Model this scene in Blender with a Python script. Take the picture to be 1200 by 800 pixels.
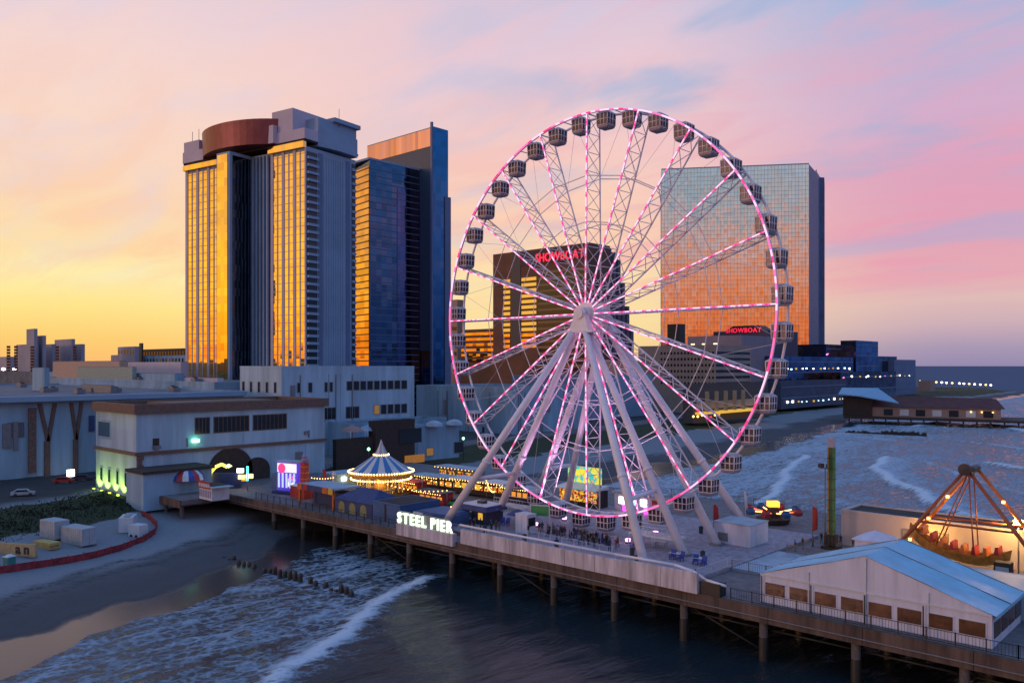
import bpy, math, random
import numpy as np
from mathutils import Vector, Matrix
random.seed(7); rng = np.random.default_rng(7)
SC = bpy.context.scene
for o in list(bpy.data.objects): bpy.data.objects.remove(o)
C = SC.collection
def S(r, g, b, k=1.0):
    f = lambda c: ((c/255)/12.92 if c/255 <= .04045 else ((c/255+.055)/1.055)**2.4)*k
    return (f(r), f(g), f(b), 1)

# ------------------------------------------------------------------ camera
# x runs out to sea along the pier, y across the pier away from the camera, z up; sea level 0
TH = math.radians(43); CT, ST = math.cos(TH), math.sin(TH)
CAMZ, FPX, HOR = 32.5, 975.0, 428.0
RIGHT = Vector((CT, ST, 0)); FWD = Vector((-ST, CT, 0))
CAMP = Vector((0, 0, 0)) - RIGHT*11.7 - FWD*129.5; CAMP.z = CAMZ
cam_d = bpy.data.cameras.new('camera'); cam = bpy.data.objects.new('camera', cam_d); C.objects.link(cam)
cam.location = CAMP; cam.rotation_euler = (math.pi/2, 0, TH)
cam_d.sensor_width = 36; cam_d.lens = FPX/1200*36; cam_d.shift_y = (HOR-400)/1200
cam_d.clip_start = .5; cam_d.clip_end = 60000
SC.camera = cam
SC.render.resolution_x = 1024; SC.render.resolution_y = 682

def at(px, d, z=0.0):                     # a place d metres ahead on the bearing of a column of the picture
    p = CAMP + FWD*d + RIGHT*((px-600)/FPX*d); p.z = z; return p
def gp(px, py, z=0.0):                    # the place on the level z seen at a pixel
    return at(px, FPX*(CAMZ-z)/(py-HOR), z)
def zat(py, d): return CAMZ-(py-HOR)*d/FPX
def cw(X, d, z=0.0):
    p = CAMP + FWD*d + RIGHT*X; p.z = z; return p

# ------------------------------------------------------------------ world, sun, exposure
SUN_AZ = math.radians(-95)               # from the view direction, to the left
sunH = (RIGHT*math.sin(SUN_AZ) + FWD*math.cos(SUN_AZ)).normalized()
W = bpy.data.worlds.new('World'); SC.world = W; W.use_nodes = True
nt = W.node_tree; nt.nodes.clear(); L = nt.links.new
def N(t, **k):
    n = nt.nodes.new(t)
    for a, b in k.items(): setattr(n, a, b)
    return n
def ramp(stops, fac, interp='LINEAR'):
    r = N('ShaderNodeValToRGB'); e = r.color_ramp; e.interpolation = interp
    while len(e.elements) > 1: e.elements.remove(e.elements[-1])
    for i, (p, c) in enumerate(stops):
        el = e.elements[0] if i == 0 else e.elements.new(p)
        el.position = p; el.color = c
    L(fac, r.inputs[0]); return r
def math_(op, a, b=None, clamp=False):
    n = N('ShaderNodeMath', operation=op, use_clamp=clamp)
    for i, v in enumerate((a, b)):
        if v is None: continue
        if isinstance(v, (int, float)): n.inputs[i].default_value = v
        else: L(v, n.inputs[i])
    return n.outputs[0]
def mixc(f, a, b):
    n = N('ShaderNodeMix', data_type='RGBA'); L(f, n.inputs[0])
    for v, s in ((a, 6), (b, 7)):
        if isinstance(v, tuple): n.inputs[s].default_value = v
        else: L(v, n.inputs[s])
    return n.outputs[2]
tc = N('ShaderNodeTexCoord'); sep = N('ShaderNodeSeparateXYZ'); L(tc.outputs['Generated'], sep.inputs[0])
flat = N('ShaderNodeVectorMath', operation='MULTIPLY'); L(tc.outputs['Generated'], flat.inputs[0]); flat.inputs[1].default_value = (1, 1, 0)
nrm = N('ShaderNodeVectorMath', operation='NORMALIZE'); L(flat.outputs[0], nrm.inputs[0])
dot = N('ShaderNodeVectorMath', operation='DOT_PRODUCT'); L(nrm.outputs[0], dot.inputs[0]); dot.inputs[1].default_value = sunH
cosA = dot.outputs['Value']; el = math_('MAXIMUM', sep.outputs[2], 0.0)
# soft wander of the bands so they do not lie dead level
nz0 = N('ShaderNodeTexNoise'); nz0.inputs['Scale'].default_value = 2.2; nz0.inputs['Detail'].default_value = 3; L(tc.outputs['Generated'], nz0.inputs['Vector'])
el2 = math_('MAXIMUM', math_('ADD', el, math_('MULTIPLY', math_('SUBTRACT', nz0.outputs['Fac'], .5), math_('MULTIPLY', el, .55))), 0.0)
ZEN = [(.55, S(96, 150, 206)), (.75, S(72, 158, 230)), (1.0, S(62, 154, 232))]
sunside = ramp([(0, S(255, 150, 44, 1.2)), (.04, S(255, 182, 52, 1.4)), (.09, S(255, 205, 80, 1.4)), (.16, S(255, 204, 92, 1.25)), (.24, S(255, 196, 106, 1.15)), (.33, S(244, 188, 140)), (.43, S(165, 170, 196))]+ZEN, el2)
leftc = ramp([(0, S(253, 188, 110)), (.03, S(254, 208, 116)), (.065, S(255, 230, 140)), (.1, S(255, 239, 174)), (.125, S(254, 226, 170)), (.18, S(253, 217, 178)), (.24, S(250, 217, 198)), (.31, S(246, 216, 208)), (.39, S(234, 210, 218)), (.47, S(160, 172, 206))]+ZEN, el2)
midc = ramp([(0, S(250, 204, 130)), (.04, S(253, 224, 156)), (.1, S(254, 226, 172)), (.16, S(252, 210, 182)), (.25, S(246, 204, 198)), (.33, S(234, 202, 212)), (.41, S(208, 200, 224)), (.49, S(150, 166, 206))]+ZEN, el2)
rightc = ramp([(0, S(150, 138, 174)), (.018, S(168, 152, 180)), (.042, S(206, 176, 184)), (.066, S(224, 188, 184)), (.088, S(230, 170, 180)), (.14, S(226, 163, 184)), (.2, S(221, 164, 190)), (.27, S(212, 174, 204)), (.34, S(184, 180, 214)), (.41, S(162, 182, 218)), (.49, S(118, 134, 180))]+ZEN, el2)
anti = ramp([(0, S(58, 94, 150)), (.07, S(78, 116, 170)), (.14, S(96, 146, 202)), (.24, S(96, 156, 214)), (.4, S(88, 156, 220))]+ZEN, el2)
def mr(a, b):
    n = N('ShaderNodeMapRange', interpolation_type='SMOOTHSTEP'); n.inputs[1].default_value = a; n.inputs[2].default_value = b; L(cosA, n.inputs[0]); return n.outputs[0]
sky = mixc(mr(-.88, -.62), anti.outputs[0], rightc.outputs[0])
sky = mixc(mr(-.55, -.18), sky, midc.outputs[0])
sky = mixc(mr(-.05, .40), sky, leftc.outputs[0])
sky = mixc(mr(.5, .92), sky, sunside.outputs[0])
# clear half of the sky behind the camera, as the mirror tower shows it: a thin orange band under pale blue
backc = ramp([(0, S(226, 110, 52)), (.05, S(238, 134, 76)), (.09, S(232, 150, 112)), (.13, S(214, 164, 150)), (.18, S(172, 182, 192)), (.25, S(124, 180, 208)), (.4, S(94, 156, 208))]+ZEN, el)
bdot = N('ShaderNodeVectorMath', operation='DOT_PRODUCT'); L(nrm.outputs[0], bdot.inputs[0]); bdot.inputs[1].default_value = -FWD
bmr = N('ShaderNodeMapRange', interpolation_type='SMOOTHSTEP'); bmr.inputs[1].default_value = .0; bmr.inputs[2].default_value = .7; L(bdot.outputs['Value'], bmr.inputs[0])
bfac = math_('MULTIPLY', math_('MULTIPLY', bmr.outputs[0], mr(-.75, -.15)), math_('SUBTRACT', 1.0, mr(.45, .9)))
sky = mixc(bfac, sky, backc.outputs[0])
# thin streaked cloud: pink where the glow still reaches it, grey blue higher up
dv = N('ShaderNodeVectorMath', operation='DIVIDE'); L(tc.outputs['Generated'], dv.inputs[0])
cz = N('ShaderNodeCombineXYZ'); zz = math_('ADD', el, .16)
for i in range(3): L(zz, cz.inputs[i])
L(cz.outputs[0], dv.inputs[1])
mp = N('ShaderNodeMapping'); L(dv.outputs[0], mp.inputs[0]); mp.inputs['Rotation'].default_value = (0, 0, TH+.25); mp.inputs['Scale'].default_value = (.55, 1.5, 0)
c1 = N('ShaderNodeTexNoise'); L(mp.outputs[0], c1.inputs['Vector']); c1.inputs['Scale'].default_value = 2.6; c1.inputs['Detail'].default_value = 9; c1.inputs['Roughness'].default_value = .58; c1.inputs['Distortion'].default_value = .6
cf = ramp([(.43, (0, 0, 0, 1)), (.62, (1, 1, 1, 1))], c1.outputs['Fac'], 'EASE')
fade = ramp([(0, (0, 0, 0, 1)), (.075, (.12,)*3+(1,)), (.12, (.85,)*3+(1,)), (.5, (.7,)*3+(1,)), (.9, (.3,)*3+(1,))], el)
cfac = math_('MULTIPLY', math_('MULTIPLY', math_('MULTIPLY', cf.outputs[0], fade.outputs[0]), .75), math_('SUBTRACT', 1.0, math_('MULTIPLY', bfac, .8)))
c2 = N('ShaderNodeTexNoise'); L(mp.outputs[0], c2.inputs['Vector']); c2.inputs['Scale'].default_value = 2.0; c2.inputs['Detail'].default_value = 8; c2.inputs['Distortion'].default_value = .5
blu = ramp([(.47, (0, 0, 0, 1)), (.66, (1, 1, 1, 1))], c2.outputs['Fac'], 'EASE')
cl_lo = mixc(mr(-.6, .3), S(234, 154, 180), S(255, 206, 160)); cl_hi = mixc(mr(-.6, .3), S(224, 172, 196), S(244, 208, 204))
clc = mixc(ramp([(.12, (0, 0, 0, 1)), (.34, (1, 1, 1, 1))], el).outputs[0], cl_lo, cl_hi)
sky = mixc(cfac, sky, clc)
bl = math_('MULTIPLY', math_('MULTIPLY', blu.outputs[0], ramp([(.07, (0, 0, 0, 1)), (.13, (.45,)*3+(1,)), (.34, (1, 1, 1, 1)), (.6, (.5,)*3+(1,)), (1, (.2,)*3+(1,))], el).outputs[0]), math_('SUBTRACT', .9, math_('MULTIPLY', mr(-.45, .2), .3)))
sky = mixc(bl, sky, mixc(mr(-.45, .35), S(152, 178, 216), S(224, 210, 226)))
bg = N('ShaderNodeBackground'); L(sky, bg.inputs[0]); bg.inputs[1].default_value = 1.0
L(bg.outputs[0], N('ShaderNodeOutputWorld').inputs[0])

sd = bpy.data.lights.new('sun', 'SUN'); sd.energy = .5; sd.angle = math.radians(8); sd.color = (1, .52, .42)
sun = bpy.data.objects.new('sun', sd); C.objects.link(sun)
lampH = RIGHT*math.sin(math.radians(-110)) + FWD*math.cos(math.radians(-110))
sdir = Vector((lampH.x, lampH.y, math.tan(math.radians(4)))).normalized()
sun.rotation_euler = sdir.to_track_quat('Z', 'Y').to_euler(); sun.location = (-200, -200, 120)
SC.view_settings.view_transform = 'Standard'; SC.view_settings.look = 'None'; SC.view_settings.gamma = 1; SC.view_settings.exposure = 0
SC.render.engine = 'CYCLES'

# ------------------------------------------------------------------ materials
MATS = {}
def mat(name, col, rough=.65, metal=0.0, var=.14, scale=1.2, bump=0.0, emit=None, es=0.0, streak=False, col2=None):
    if name in MATS: return MATS[name]
    m = bpy.data.materials.new(name); m.use_nodes = True; t = m.node_tree; b = t.nodes['Principled BSDF']
    b.inputs['Roughness'].default_value = rough; b.inputs['Metallic'].default_value = metal
    b.inputs['Base Color'].default_value = col
    if var > 0 or bump > 0:
        co = t.nodes.new('ShaderNodeTexCoord'); mpn = t.nodes.new('ShaderNodeMapping'); t.links.new(co.outputs['Object'], mpn.inputs[0])
        if streak: mpn.inputs['Scale'].default_value = (1, 1, .12)
        nz = t.nodes.new('ShaderNodeTexNoise'); nz.inputs['Scale'].default_value = scale; nz.inputs['Detail'].default_value = 6; nz.inputs['Roughness'].default_value = .65
        t.links.new(mpn.outputs[0], nz.inputs['Vector'])
        mx = t.nodes.new('ShaderNodeMix'); mx.data_type = 'RGBA'
        c2c = col2 or tuple(c*(1-2*var) for c in col[:3])+(1,)
        rp = t.nodes.new('ShaderNodeValToRGB'); rp.color_ramp.elements[0].position = .34; rp.color_ramp.elements[1].position = .68
        t.links.new(nz.outputs['Fac'], rp.inputs[0]); t.links.new(rp.outputs[0], mx.inputs[0])
        mx.inputs[6].default_value = tuple(min(1, c*(1+var*.5)) for c in col[:3])+(1,); mx.inputs[7].default_value = c2c
        t.links.new(mx.outputs[2], b.inputs['Base Color'])
        if bump > 0:
            bp = t.nodes.new('ShaderNodeBump'); bp.inputs['Strength'].default_value = bump; bp.inputs['Distance'].default_value = .05
            t.links.new(nz.outputs['Fac'], bp.inputs['Height']); t.links.new(bp.outputs[0], b.inputs['Normal'])
    if emit:
        b.inputs['Emission Color'].default_value = emit; b.inputs['Emission Strength'].default_value = es
    MATS[name] = m; return m
def glass_mat(name, col, rough=.06, cell=(3.6, 3.6, 3.4), wob=.012, dark=.25):
    # mirror curtain-wall glass: every pane leans a hair its own way and differs a little in tint
    m = bpy.data.materials.new(name); m.use_nodes = True; t = m.node_tree; b = t.nodes['Principled BSDF']
    b.inputs['Metallic'].default_value = 1; b.inputs['Roughness'].default_value = rough
    co = t.nodes.new('ShaderNodeTexCoord'); dvn = t.nodes.new('ShaderNodeVectorMath'); dvn.operation = 'DIVIDE'; dvn.inputs[1].default_value = cell
    t.links.new(co.outputs['Object'], dvn.inputs[0]); fl = t.nodes.new('ShaderNodeVectorMath'); fl.operation = 'FLOOR'; t.links.new(dvn.outputs[0], fl.inputs[0])
    wn = t.nodes.new('ShaderNodeTexWhiteNoise'); t.links.new(fl.outputs[0], wn.inputs[0])
    mx = t.nodes.new('ShaderNodeMix'); mx.data_type = 'RGBA'; t.links.new(wn.outputs['Value'], mx.inputs[0])
    mx.inputs[6].default_value = col; mx.inputs[7].default_value = tuple(c*(1-dark) for c in col[:3])+(1,)
    t.links.new(mx.outputs[2], b.inputs['Base Color'])
    sub = t.nodes.new('ShaderNodeVectorMath'); sub.operation = 'SUBTRACT'; t.links.new(wn.outputs['Color'], sub.inputs[0]); sub.inputs[1].default_value = (.5, .5, .5)
    ml = t.nodes.new('ShaderNodeVectorMath'); ml.operation = 'SCALE'; t.links.new(sub.outputs[0], ml.inputs[0]); ml.inputs['Scale'].default_value = wob*2
    ge = t.nodes.new('ShaderNodeNewGeometry'); ad = t.nodes.new('ShaderNodeVectorMath'); t.links.new(ge.outputs['Normal'], ad.inputs[0]); t.links.new(ml.outputs[0], ad.inputs[1])
    no = t.nodes.new('ShaderNodeVectorMath'); no.operation = 'NORMALIZE'; t.links.new(ad.outputs[0], no.inputs[0]); t.links.new(no.outputs[0], b.inputs['Normal'])
    MATS[name] = m; return m
def emis(name, col, s):
    if name in MATS: return MATS[name]
    m = bpy.data.materials.new(name); m.use_nodes = True; b = m.node_tree.nodes['Principled BSDF']
    b.inputs['Base Color'].default_value = tuple(c*.6 for c in col[:3])+(1,)
    b.inputs['Emission Color'].default_value = col; b.inputs['Emission Strength'].default_value = s; b.inputs['Roughness'].default_value = .4
    MATS[name] = m; return m

# ------------------------------------------------------------------ mesh helpers
class MB:
    def __init__(s): s.v = []; s.f = []; s.m = []; s.sm = []
    def add(s, vs, fs, mi=0, smooth=False):
        o = len(s.v); s.v += [tuple(p) for p in vs]
        for f in fs: s.f.append(tuple(i+o for i in f)); s.m.append(mi); s.sm.append(smooth)
        return s
    def box(s, x0, x1, y0, y1, z0, z1, mi=0, inset=0.0):
        if x1 < x0: x0, x1 = x1, x0
        if y1 < y0: y0, y1 = y1, y0
        i = inset
        return s.add([(x0, y0, z0), (x1, y0, z0), (x1, y1, z0), (x0, y1, z0), (x0+i, y0+i, z1), (x1-i, y0+i, z1), (x1-i, y1-i, z1), (x0+i, y1-i, z1)],
                     [(0, 3, 2, 1), (4, 5, 6, 7), (0, 1, 5, 4), (1, 2, 6, 5), (2, 3, 7, 6), (3, 0, 4, 7)], mi)
    def tube(s, a, b, r0, r1=None, n=6, mi=0, cap=True, smooth=True):
        a = Vector(a); b = Vector(b); r1 = r0 if r1 is None else r1
        d = (b-a); 
        if d.length < 1e-6: return s
        q = d.to_track_quat('Z', 'Y'); vs = []
        for p, r in ((a, r0), (b, r1)):
            for k in range(n):
                t = 2*math.pi*k/n; vs.append(p + q @ Vector((r*math.cos(t), r*math.sin(t), 0)))
        s.add(vs, [(k, (k+1) % n, n+(k+1) % n, n+k) for k in range(n)], mi, smooth)
        if cap:
            o = len(s.v)-2*n; s.f.append(tuple(o+k for k in reversed(range(n)))); s.m.append(mi); s.sm.append(False)
            s.f.append(tuple(o+n+k for k in range(n))); s.m.append(mi); s.sm.append(False)
        return s
    def path(s, pts, r, n=6, closed=False, mi=0):
        pts = [Vector(p) for p in pts]; m = len(pts)
        for i in range(m if closed else m-1): s.tube(pts[i], pts[(i+1) % m], r, n=n, mi=mi, cap=not closed)
        return s
    def prism(s, poly, z0, z1, mi=0, top=None):
        n = len(poly); zt = z1 if callable(z1) else (lambda x, y: z1); tp = top or poly
        vs = [(p[0], p[1], z0) for p in poly]+[(p[0], p[1], zt(p[0], p[1])) for p in tp]
        return s.add(vs, [tuple(reversed(range(n))), tuple(range(n, 2*n))]+[(k, (k+1) % n, n+(k+1) % n, n+k) for k in range(n)], mi)
    def lathe(s, prof, n=24, c=(0, 0, 0), mi=None, smooth=False, a0=0.0):
        o = len(s.v)
        for r, z in prof:
            for k in range(n):
                t = a0+2*math.pi*k/n; s.v.append((c[0]+r*math.cos(t), c[1]+r*math.sin(t), c[2]+z))
        for j in range(len(prof)-1):
            for k in range(n):
                s.f.append((o+j*n+k, o+j*n+(k+1) % n, o+(j+1)*n+(k+1) % n, o+(j+1)*n+k)); s.m.append(mi(j, k) if mi else 0); s.sm.append(smooth)
        return s
    def mesh(s, name, mats):
        me = bpy.data.meshes.new(name); me.from_pydata(s.v, [], s.f)
        for m in (mats if isinstance(mats, (list, tuple)) else [mats]): me.materials.append(m)
        me.polygons.foreach_set('material_index', s.m); me.polygons.foreach_set('use_smooth', s.sm); me.update(); return me
    def build(s, name, mats, parent=None, loc=None):
        return link(name, s.mesh(name, mats), parent, loc)
def link(name, me, parent=None, loc=None, rz=0):
    o = bpy.data.objects.new(name, me); C.objects.link(o)
    if parent: o.parent = parent
    if loc is not None: o.location = loc
    if rz: o.rotation_euler.z = rz
    return o
def tag(o, label, cat, group=None):
    o['label'] = label; o['category'] = cat
    if group: o['group'] = group
    return o
def thing(name, label, cat, loc=(0, 0, 0), rz=0, group=None):
    o = bpy.data.objects.new(name, None); C.objects.link(o); o.location = loc; o.rotation_euler.z = rz; o.empty_display_size = .5
    return tag(o, label, cat, group)
def struct(o): o['kind'] = 'structure'; return o
def stuff(o): o['kind'] = 'stuff'; return o
def dup(root, loc=None, rz=None, label=None, group=None, scale=None):
    r = root.copy(); C.objects.link(r)
    if loc is not None: r.location = loc
    if rz is not None: r.rotation_euler.z = rz
    if scale: r.scale = scale if isinstance(scale, tuple) else (scale,)*3
    if label: r['label'] = label
    if group: r['group'] = group
    for ch in list(root.children):
        c = ch.copy(); C.objects.link(c); c.parent = r
        for g in ch.children:
            d = g.copy(); C.objects.link(d); d.parent = c
    return r
def part(name, mats, parent, *boxes):
    m = MB()
    for b in boxes: m.box(*b)
    return m.build(name, mats, parent)
_txt = {}
def letter_mesh(ch, size, depth, material, bold=.0):
    k = (ch, size, depth, material.name)
    if k in _txt: return _txt[k]
    cu = bpy.data.curves.new('t', 'FONT'); cu.body = ch; cu.size = size; cu.extrude = depth; cu.offset = bold; cu.resolution_u = 3
    o = bpy.data.objects.new('t', cu); C.objects.link(o); dg = bpy.context.evaluated_depsgraph_get()
    me = bpy.data.meshes.new_from_object(o.evaluated_get(dg)); bpy.data.objects.remove(o)
    me.materials.clear(); me.materials.append(material)
    xs = [v.co.x for v in me.vertices]; w = (max(xs)-min(xs), min(xs)) if xs else (size*.3, 0)
    _txt[k] = (me, w); return _txt[k]
def lettering(text, size, depth, material, parent, x0, y, z, gap=.12, bold=0.0, rz=0.0, sx=1.0):
    # upright letters along the parent's local x, facing its -y, one mesh each
    x = 0
    for ch in text:
        if ch == ' ': x += size*.32*sx; continue
        me, (w, mn) = letter_mesh(ch, size, depth, material, bold)
        o = link('letter', me, parent)
        o.matrix_local = Matrix.Translation((x0+(x-mn*sx)*math.cos(rz), y+(x-mn*sx)*math.sin(rz), z)) @ Matrix.Rotation(rz, 4, 'Z') @ Matrix.Rotation(math.pi/2, 4, 'X') @ Matrix.Diagonal((sx, 1, 1, 1))
        x += w*sx+size*gap
    return x

# ------------------------------------------------------------------ palette
white = mat('white_paint', (.58, .62, .68, 1), .4, var=.08, scale=.8)
steel = mat('white_steel', (.76, .73, .80, 1), .35, var=.06, scale=.6)
shadewhite = mat('shade_blue_stucco', (.38, .53, .66, 1), .85, var=.17, scale=.25, streak=True)  # white walls: the blue of shade is put into the base colour
bluewhite = mat('shade_blue_render', (.26, .41, .55, 1), .85, var=.18, scale=.2, streak=True)  # pale walls, shade's blue tint also mixed into the colour
brown = mat('brown_trim', (.17, .105, .085, 1), .8, var=.15)
dkbrown = mat('dark_brown', (.05, .032, .027, 1), .8, var=.2)
concrete = mat('concrete', (.60, .55, .61, 1), .85, var=.26, scale=.9, streak=True, bump=.3)
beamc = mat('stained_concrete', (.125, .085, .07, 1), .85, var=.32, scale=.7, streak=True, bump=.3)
pilec = mat('pile_concrete', (.15, .14, .15, 1), .8, var=.25, scale=1.1)
pilewet = mat('weedy_pile', (.03, .028, .026, 1), .5, var=.2)
deckm = mat('deck_boards', (.20, .165, .17, 1), .75, var=.22, scale=.8)
platm = mat('platform_boards', (.36, .31, .36, 1), .7, var=.24, scale=1.3)
roofd = mat('dark_roofing', (.035, .033, .035, 1), .9, var=.3, scale=.4)
roofg = mat('grey_roofing', (.17, .18, .21, 1), .9, var=.22, scale=.15)
roofl = mat('light_roof_sheet', (.34, .43, .52, 1), .6, var=.15, scale=.4)
dglass = mat('dark_glazing', (.018, .02, .026, 1), .08, var=.0)
bronze = mat('bronze_glazing', (.16, .10, .06, 1), .12, metal=.6, var=.0)
black = mat('black_metal', (.02, .02, .022, 1), .5, var=.1)
greym = mat('grey_metal', (.20, .20, .22, 1), .5, var=.12)
bluep = mat('blue_panel', (.035, .11, .27, 1), .5, var=.14, scale=.5)
blued = mat('deep_blue_canvas', (.035, .055, .17, 1), .7, var=.16, scale=.6)
redp = mat('red_paint', (.42, .03, .03, 1), .5, var=.12)
orangep = mat('orange_paint', (.62, .17, .03, 1), .4, var=.1)
yellowp = mat('yellow_paint', (.70, .45, .05, 1), .5, var=.1)
greenp = mat('green_paint', (.05, .28, .08, 1), .5, var=.1)
tan = mat('tan_plywood', (.42, .33, .18, 1), .8, var=.12)
warm = emis('warm_bulb', (1, .56, .14, 1), 5.0)
warmdim = emis('warm_lamp_glow', (1, .38, .06, 1), .7)
yellowlit = emis('yellow_lit_panel', (1, .55, .06, 1), .7)
whitelit = emis('white_lamp', (1, .93, .82, 1), 7.0)
coollit = emis('cool_lamp', (.75, .9, 1, 1), 5.0)
greenlit = emis('green_lamp', (.25, 1, .55, 1), 5.0)
redlit = emis('red_sign_light', (1, .02, .07, 1), 1.1)
magenta = emis('magenta_lamp', (1, .05, .8, 1), 3.0)
ledw = emis('led_white', (1, .58, .80, 1), 1.2)
ledp = emis('led_pink', (1, .03, .20, 1), 1.35)
ledm = emis('led_rose', (1, .14, .42, 1), 1.3)
signw = emis('sign_letter_light', (.80, 1, .70, 1), 1.7)

# ------------------------------------------------------------------ ground and sea
SH_V = np.array([-400, -110, -73, -22, 40, 180, 414, 657, 1000, 1400]); SH_U = np.array([140, -8, -28, -52, -60, -71, -112, -120, -137, -150])
def shore(v): return np.interp(v, SH_V, SH_U)
PS = np.array([-400, -60, -25, -9, 3, 15, 35, 43, 50, 60, 400]); PZ = np.array([-9, -3.5, -1.1, .03, .35, 1.2, 2.4, 3.0, 4.4, 4.9, 5.0])
def wob(u, v): return 1.6*np.sin(v*.13+.4)+1.0*np.sin(v*.31+u*.05)+.5*np.sin(v*.83+1.3)
def ground_z(u, v):
    s = shore(v)-u+wob(u, v)*.7; z = np.interp(s, PS, PZ)
    end = np.clip((v-1030)/60, 0, 1)*np.clip((u+.36*v+700)/200, 0, 1)
    return z*(1-end)-4*end
def gz(u, v): return float(ground_z(np.array([u]), np.array([v]))[0])
def axis(*segs):
    out = [segs[0][0]]
    for a, b, st in segs: out += list(np.arange(a+st, b+st*.01, st))
    return np.array(out)
def grid(name, us, vs, zf, attrs, material):
    U, V = np.meshgrid(us, vs, indexing='ij'); nu, nv = U.shape; Z = zf(U, V)
    co = np.stack([U, V, Z], -1).reshape(-1, 3)
    i = np.arange(nu*nv).reshape(nu, nv); q = np.stack([i[:-1, :-1], i[1:, :-1], i[1:, 1:], i[:-1, 1:]], -1).reshape(-1, 4)
    me = bpy.data.meshes.new(name); me.vertices.add(len(co)); me.vertices.foreach_set('co', co.ravel())
    me.loops.add(q.size); me.loops.foreach_set('vertex_index', q.ravel()); me.polygons.add(len(q))
    me.polygons.foreach_set('loop_start', np.arange(0, q.size, 4)); me.polygons.foreach_set('use_smooth', np.ones(len(q), bool)); me.update(calc_edges=True)
    for k, fn in attrs.items():
        a = me.attributes.new(k, 'FLOAT', 'POINT'); a.data.foreach_set('value', fn(U, V, Z).ravel().astype(np.float32))
    me.materials.append(material); o = link(name, me); return struct(o)
def nodes_mat(name):
    m = bpy.data.materials.new(name); m.use_nodes = True; t = m.node_tree; b = t.nodes['Principled BSDF']
    def n(ty, **k):
        x = t.nodes.new(ty)
        for a, v in k.items(): setattr(x, a, v)
        return x
    def noise(scale, detail=6, rough=.6, vec=None, dist=0):
        x = n('ShaderNodeTexNoise'); x.inputs['Scale'].default_value = scale; x.inputs['Detail'].default_value = detail; x.inputs['Roughness'].default_value = rough; x.inputs['Distortion'].default_value = dist
        if vec: t.links.new(vec, x.inputs['Vector'])
        return x.outputs['Fac']
    def ma(op, a, c=None, clamp=False):
        x = n('ShaderNodeMath', operation=op, use_clamp=clamp)
        for i, v in enumerate((a, c)):
            if v is None: continue
            if isinstance(v, (int, float)): x.inputs[i].default_value = v
            else: t.links.new(v, x.inputs[i])
        return x.outputs[0]
    def ss(v, lo, hi, a=0.0, c=1.0):
        x = n('ShaderNodeMapRange', interpolation_type='SMOOTHSTEP'); x.inputs[1].default_value = lo; x.inputs[2].default_value = hi; x.inputs[3].default_value = a; x.inputs[4].default_value = c
        t.links.new(v, x.inputs[0]); return x.outputs[0]
    def mix(f, a, c):
        x = n('ShaderNodeMix', data_type='RGBA'); t.links.new(f, x.inputs[0])
        for v, s in ((a, 6), (c, 7)):
            if isinstance(v, tuple): x.inputs[s].default_value = v
            else: t.links.new(v, x.inputs[s])
        return x.outputs[2]
    def attr(k): return n('ShaderNodeAttribute', attribute_name=k).outputs['Fac']
    return m, t, b, n, noise, ma, ss, mix, attr
m, t, b, n, noise, ma, ss, mix, attr = nodes_mat('sand_and_ground')
pos = n('ShaderNodeNewGeometry').outputs['Position']
n1 = noise(.18, 8, vec=pos); n2 = noise(1.4, 8, vec=pos); n3 = noise(.05, 5, vec=pos)
dry = mix(n2, (.17, .175, .20, 1), (.26, .265, .29, 1)); damp = mix(n1, (.065, .064, .072, 1), (.09, .086, .094, 1))
wet = attr('wet'); inl = attr('inland'); gr = attr('grass'); wr = attr('wrack')
col = mix(ss(ma('ADD', wet, ma('MULTIPLY', ma('SUBTRACT', n1, .5), .25)), .25, .6), dry, damp)
col = mix(ss(ma('ADD', wet, ma('MULTIPLY', ma('SUBTRACT', n3, .5), .5)), .78, .98), col, (.040, .034, .036, 1))
col = mix(ma('MULTIPLY', wr, ss(n2, .3, .62)), col, (.018, .015, .014, 1))
col = mix(ss(ma('ADD', gr, ma('MULTIPLY', ma('SUBTRACT', n1, .5), .9)), .4, .62), col, mix(n2, (.018, .026, .010, 1), (.05, .06, .022, 1)))
col = mix(inl, col, mix(n1, (.035, .034, .036, 1), (.075, .07, .07, 1)))
t.links.new(col, b.inputs['Base Color'])
gl = ss(ma('ADD', wet, ma('MULTIPLY', ma('SUBTRACT', n3, .5), .45)), .82, .95)
t.links.new(ss(gl, 0, 1, .9, .2), b.inputs['Roughness'])
bp = n('ShaderNodeBump'); bp.inputs['Distance'].default_value = .25; t.links.new(ss(gl, 0, 1, .55, .04), bp.inputs['Strength']); t.links.new(ma('ADD', n2, ma('MULTIPLY', n1, 2.0)), bp.inputs['Height']); t.links.new(bp.outputs[0], b.inputs['Normal'])
b.inputs['IOR'].default_value = 1.5
b.inputs['IOR'].default_value = 1.38
sand = m
def a_s(U, V): return shore(V)-U+wob(U, V)
def a_wet(U, V, Z):
    s = a_s(U, V)+2.0*np.sin(V*.09)+1.2*np.sin(V*.21+2); return np.interp(s, [-12, -3, 2.0, 5, 15, 24], [1, 1, .86, .62, .5, 0])
def a_wr(U, V, Z):
    s = a_s(U, V)+1.5*np.sin(V*.17)+.8*np.sin(V*.41); return np.exp(-((s-15.5)/.7)**2)+.8*np.exp(-((s-11.8)/.5)**2)
def a_gr(U, V, Z):
    s = a_s(U, V); g = np.clip((s-41)/4, 0, 1)*np.clip((66-s)/5, 0, 1)
    far = np.clip((V-40)/20, 0, 1); g2 = np.clip((s-34)/8, 0, 1)*np.clip((72-s)/6, 0, 1)*.75
    return g*(1-far)+g2*far+ (np.clip((V-760)/60, 0, 1)*np.clip((s-18)/10, 0, 1))
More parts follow.
